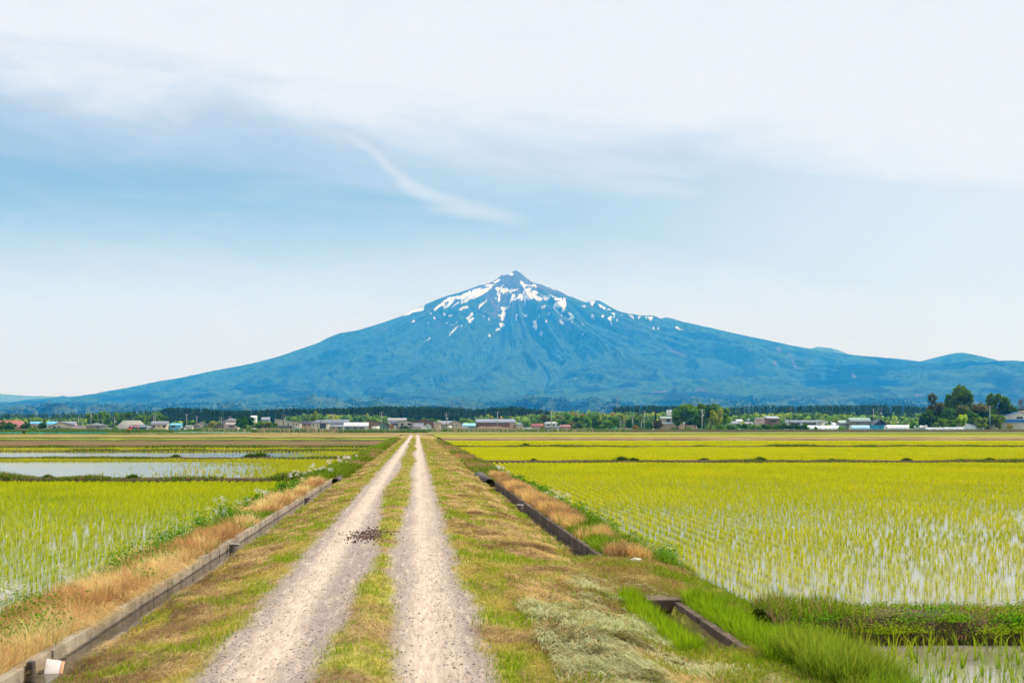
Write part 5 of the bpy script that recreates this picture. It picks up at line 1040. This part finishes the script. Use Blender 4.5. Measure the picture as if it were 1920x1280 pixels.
# grove on the right
for a in [(1797, 718, 52, 720, (.045, .095, .016), 'tallest round tree of the right hand grove', 3200), (1780, 735, 34, 722, BGN, 'left shoulder of the tallest round tree', 1600), (1872, 733, 54, 725, (.035, .08, .02), 'broad tree leaning right beside the blue roofed house', 2800), (1893, 748, 34, 728, DG, 'dark tree at the back of the blue roofed house', 1800), (1757, 752, 40, 715, (.05, .062, .028), 'brownish olive tree at the upper left of the grove', 1800),
          (1745, 765, 42, 712, DG, 'dark tree at the left edge of the grove', 2200), (1735, 778, 26, 708, (.02, .045, .015), 'darkest low tree at the left foot of the grove', 1600), (1775, 762, 44, 710, BGN, 'dense green tree in the middle left of the grove', 2200), (1806, 757, 46, 712, (.06, .08, .035), 'dusky green tree under the tallest one', 2200), (1838, 754, 46, 715, (.065, .072, .026), 'rusty olive tree in the middle of the grove', 2200), (1852, 764, 40, 712, DG, 'dark tree between the rusty and the leaning one', 2000),
          (1826, 768, 44, 705, BGN, 'green tree at the grove front centre', 2000), (1803, 776, 26, 700, (.16, .24, .015), 'bright yellow green bushy tree at the grove front', 1500), (1866, 774, 34, 705, (.06, .11, .02), 'rounded green tree beside the blue roofed house', 1700), (1766, 783, 30, 702, (.07, .13, .02), 'mid green bushy tree at the grove front left', 1500), (1786, 785, 30, 700, MG, 'green bushy tree behind the low tunnels', 1400), (1840, 782, 26, 700, (.09, .13, .03), 'pale green bushy tree behind the rounded greenhouse', 1300), (1872, 789, 14, 702, (.08, .10, .02), 'small bush left of the blue roofed house', 800), (1893, 793, 14, 695, (.16, .15, .04), 'yellowish bush in front of the blue roofed house', 700)]:
    T(*a[:6], n=a[6])
T(1746, 736, 24, 718, (.035, .045, .022), 'thin crooked tree with a sparse crown above the grove', n=420, bare=.55); T(1915, 741, 14, 730, (.05, .045, .04), 'bare dark tree at the far right edge', n=260, bare=.3)

# ---------------- woods ----------------
def wood(name, items, nq, seed, **k):
    g = np.random.default_rng(seed); Vs = []; Cs = []
    for (x, y, zb, w, h, col, kd) in items:
        V, c_ = crown_mesh(nq, w, h, col, w * (.30 if kd == 'round' else .36), int(g.integers(1e6)), kd, 5); V = V + np.array([x, y, zb]); Vs.append(V.reshape(-1, 3)); Cs.append(c_)
    V = np.concatenate(Vs); q = np.arange(len(V)).reshape(-1, 4); return npmesh(name, V, q, tm.m, cols=np.concatenate(Cs), kind='stuff', **k)
g = np.random.default_rng(12); items = []
def belt(prof_, n, Y0, Y1, kd, cols, hv=2.0, wd=2.8, sink=0):
    if kd == 'cone': n = int(n * 1.5)
    xs_ = [p[0] for p in prof_]; ts = [p[1] for p in prof_]
    for i in range(n):
        px = g.uniform(xs_[0], xs_[-1]); Y = g.uniform(Y0, Y1); t_ = np.interp(px, xs_, ts); t_ += (0 if g.random() < .25 else g.uniform(0, hv * 2)) + g.normal(0, .5); h = (VY - t_) * Y / F + CZ + 2.2; items.append((XA(px, Y), Y, -2.2, wd * g.uniform(.8, 1.3), h, tuple(np.array(cols[g.integers(len(cols))]) * g.uniform(.7, 1.3)), kd))
CC = [(.010, .028, .016), (.016, .038, .018), (.012, .032, .02)]
belt([(300, 767), (330, 764), (380, 766), (440, 770), (480, 769), (540, 766), (600, 766), (650, 765.5), (700, 762.5), (760, 761.5), (820, 763), (870, 765), (900, 767), (930, 764), (965, 762), (1000, 767), (1030, 771)], 900, 1300, 1500, 'cone', CC)
belt([(600, 766), (700, 763), (820, 764), (870, 766)], 260, 1250, 1320, 'cone', CC, 8)
belt([(1150, 764), (1170, 761), (1230, 760), (1290, 762)], 190, 1500, 1700, 'cone', CC); belt([(1360, 764), (1420, 760), (1480, 761), (1560, 760), (1640, 759), (1700, 760), (1760, 764), (1830, 764), (1950, 766)], 620, 1500, 1750, 'cone', CC)
belt([(-100, 776), (0, 775), (60, 777), (110, 776), (160, 776), (300, 768)], 420, 1500, 1900, 'cone', [(.014, .035, .02), (.02, .05, .02), (.03, .06, .025)], 4)
wood('conifer_wood', items, 46, 5); items = []
BC = [(.06, .12, .03), (.045, .10, .025), (.085, .14, .035), (.12, .17, .05), (.035, .08, .02), (.05, .10, .04)]
belt([(-100, 783), (60, 782), (160, 783)], 160, 1100, 1300, 'round', BC, 2, 4.5); belt([(640, 774), (700, 776), (730, 780)], 60, 1150, 1300, 'round', BC, 3, 5); belt([(540, 777), (600, 774), (660, 776)], 50, 1150, 1300, 'round', BC, 3, 5); belt([(860, 782), (960, 778), (1000, 776), (1060, 774), (1120, 773), (1250, 773)], 240, 1000, 1300, 'round', BC + [(.13, .10, .04)], 4, 5)
belt([(960, 766), (1020, 768), (1100, 768), (1260, 769)], 200, 1400, 1800, 'round', BC, 3, 5.5); belt([(1360, 778), (1420, 774), (1500, 772), (1600, 776), (1740, 782)], 260, 1050, 1350, 'round', BC, 4, 5); belt([(1360, 768), (1500, 768), (1600, 770), (1740, 772)], 160, 1400, 1500, 'round', BC[:1] + CC, 4, 5)
belt([(160, 790), (330, 788), (700, 790), (1200, 790), (1720, 790), (1950, 790)], 260, 950, 1000, 'round', BC, 3, 4)
wood('broadleaf_wood', items, 60, 6)
# reeds and rough grass along the edge of the village
parts = []
n = 15000; px = U_(-60, 1180, n); Y = U_(600, 700, n); X = XA(px, Y); f = fbm(X * .06, Y * .02, 4, 801); tn = (rng.random(n) < .12 + .4 * ss(.45, .6, f)) & (px > 380)
b_ = np.where(tn[:, None], jit((.34, .24, .15), n), jit((.05, .11, .015), n)); t_ = np.where(tn[:, None], jit((.55, .42, .30), n), jit((.16, .27, .02), n))
parts.append(blades(X, Y, np.full(n, -.5), (U_(.7, 1.7, n) + .8 * ss(.5, .7, f)) * np.where(px < 380, .8, 1), U_(.25, .5, n), U_(0, .4, n), U_(0, 6.28, n), b_, t_))
n = 2500; px = U_(895, 960, n); Y = U_(690, 730, n); X = XA(px, Y); parts.append(blades(X, Y, np.full(n, -.5), U_(1.6, 3.2, n) * (.6 + .6 * fbm(X * .2, X * 0, 3, 9)), U_(.2, .4, n), U_(0, .3, n), U_(0, 6.28, n), jit((.30, .22, .14), n), jit((.6, .46, .34), n)))
n = 6000; px = U_(1180, 1960, n); Y = U_(634, 690, n); X = XA(px, Y); parts.append(blades(X, Y, np.full(n, -.1), U_(.4, 1.2, n), U_(.25, .5, n), U_(0, .5, n), U_(0, 6.28, n), jit((.05, .11, .015), n), jit((.18, .28, .02), n)))
n = 5000; px = U_(-60, 720, n); Y = U_(404, 440, n); X = XA(px, Y); parts.append(blades(X, Y, np.full(n, -.4), U_(.2, .6, n), U_(.15, .3, n), U_(0, .6, n), U_(0, 6.28, n), jit((.07, .12, .015), n), jit((.2, .28, .03), n)))
plant('reeds', parts)

# ---------------- poles and wires ----------------
PC = pm((.36, .35, .33), .8); PD = pm((.10, .09, .08), .8)
def pole(px, top, Y, label, rad=.17, arms=1, tr=False, mat=None):
    x = XA(px, Y); h = CZ + (VY - top) * Y / F - GZ; r = empty('utility_pole', (x, Y, GZ), label=label, cat='utility pole', group='utility poles among the houses')
    o = tube('post', rad, rad * .4, h, mat or PC, r, 10)
    for i in range(arms): 
        a = bx('crossarm', -1.1, 1.1, -.08, .08, h - .5 - i * 1.1, h - .36 - i * 1.1, PD, r)
        for s_ in (-.95, 0, .95): 
            q = tube('insulator', .07, .02, .3, pm((.75, .75, .74)), a, 6); q.location = (s_, 0, h - .36 - i * 1.1)
    if tr: q = tube('transformer', .35, .1, 1.0, pm((.5, .5, .5)), r, 12); q.location = (.55, 0, h - 3.4)
    return (x, Y, GZ + h - .1)
near = {}
for i, (px, t_, Y, tr, lab) in enumerate([(147, 781.5, 760, 0, 'grey pole left of the old grey tiled house'), (170.5, 771.5, 740, 0, 'tall pale pole in front of the first row tree'), (154, 791, 740, 0, 'short pole beside the dusty pink roof'), (192.5, 787, 800, 0, 'thin pole behind the old grey tiled house'), (214.5, 781, 790, 1, 'pole at the left end of the huge hipped roof'), (288, 779, 800, 0, 'left one of the close pair of poles by the cream house'), (291, 778.5, 802, 0, 'right one of the close pair of poles by the cream house'),
        (350, 776, 770, 0, 'tall pole above the small white shed'), (369, 780, 790, 0, 'pole above the wide shallow gable'), (415, 782, 790, 1, 'pole between the olive tree and the grey roofed house'), (430.5, 780, 800, 0, 'pole above the grey roofed house by the round tree'), (531.5, 777, 745, 1, 'dark pole in front of the large beige house'), (602, 784, 742, 0, 'thin dark pole in front of the white hipped house'), (624, 776, 742, 0, 'pole right of the white hipped house'),
        (715, 772, 745, 1, 'tall pole behind the blank white board'), (837, 774, 740, 1, 'tall pole above the grey wall right of the track'), (845.5, 756, 1600, 0, 'far grey mast on the wooded slope'), (933, 772, 735, 0, 'pale pole in front of the brown warehouse'), (1034, 769.5, 735, 0, 'slim tall pole by the white house among the woods'), (1170, 785, 780, 0, 'short pale pole at the small green net'), (1186.5, 780, 800, 0, 'thin pole left of the orange tinged shrub'), (1202.5, 789, 780, 0, 'shorter thin pole right of the orange tinged shrub'), (1208, 770, 800, 0, 'tall thin pole in front of the greyish domed tree'),
        (1316.5, 767, 690, 1, 'stout concrete pole with transformer before the great tree clump'), (1472.5, 782, 790, 0, 'short pole behind the long hedge'), (1481, 765, 690, 0, 'tall dark pole rising from the long hedge'), (1638, 766, 780, 0, 'thin pole behind the pale green roofs'), (1650, 764, 700, 1, 'tall dark pole before the navy gabled barn'), (1856, 761, 690, 0, 'thin pole in front of the right hand grove'), (1162.5, 788, 790, 0, 'short pole above the short bright green net')]):
    near[px] = pole(px, t_, Y, lab, .17 if px != 1316.5 else .28, 2 if tr else 1, tr, PD if 'dark' in lab else None)
# lattice pylon on the plain
pz = CZ + (VY - 741) * 3000 / F + 2.2; r = empty('pylon', (XA(1158, 3000), 3000, -2.2), label='distant steel lattice pylon against the mountain foot', cat='pylon'); PY = pm((.22, .24, .26))
def bar(name, a, b, rad, mat, parent):
    a = Vector(a); b = Vector(b); d = (b - a).normalized(); u = d.orthogonal().normalized() * rad; v = d.cross(u).normalized() * rad
    V = [tuple(p + w) for p in (a, b) for w in (u, v, -u, -v)]; return npmesh(name, V, np.array([(0, 1, 5, 4), (1, 2, 6, 5), (2, 3, 7, 6), (3, 0, 4, 7)]), mat, parent)
for sx2 in (-1, 1):
    for sy2 in (-1, 1): bar('leg', (sx2 * 4, sy2 * 4, 0), (sx2 * .7, sy2 * .7, pz), .35, PY, r)
for zf, w_ in ((.95, 6), (.85, 7), (.75, 8)): bar('crossarm', (-w_, 0, pz * zf), (w_, 0, pz * zf), .3, PY, r)
for j in range(6): za, zb_ = pz * j / 6, pz * (j + 1) / 6; wa, wb = 4 - 3.3 * j / 6, 4 - 3.3 * (j + 1) / 6; bar('brace', (-wa, -wa, za), (wb, -wb, zb_), .2, PY, r); bar('brace', (wa, -wa, za), (-wb, -wb, zb_), .2, PY, r)
def wire(seq, label):
    V = []; q = []
    for a, b in zip(seq[:-1], seq[1:]):
        for off in (-.95, .95):
            p0 = len(V); m_ = 9
            for i in range(m_):
                t = i / (m_ - 1); z_ = a[2] * (1 - t) + b[2] * t - 4 * 1.1 * t * (1 - t); x_ = a[0] * (1 - t) + b[0] * t + off; y_ = a[1] * (1 - t) + b[1] * t
                for s_ in (-1, 1): V.append((x_, y_, z_ + s_ * .035))
            q += [(p0 + 2 * i, p0 + 2 * i + 1, p0 + 2 * i + 3, p0 + 2 * i + 2) for i in range(m_ - 1)]
    npmesh('overhead_wire', V, np.array(q), PD, label=label, cat='wire')
wire([near[k_] for k_ in (147, 214.5, 288, 369, 430.5)], 'sagging overhead wires linking the poles of the left houses')
wire([near[k_] for k_ in (531.5, 624, 715, 837, 933, 1034)], 'sagging overhead wires linking the poles in the middle of the village')
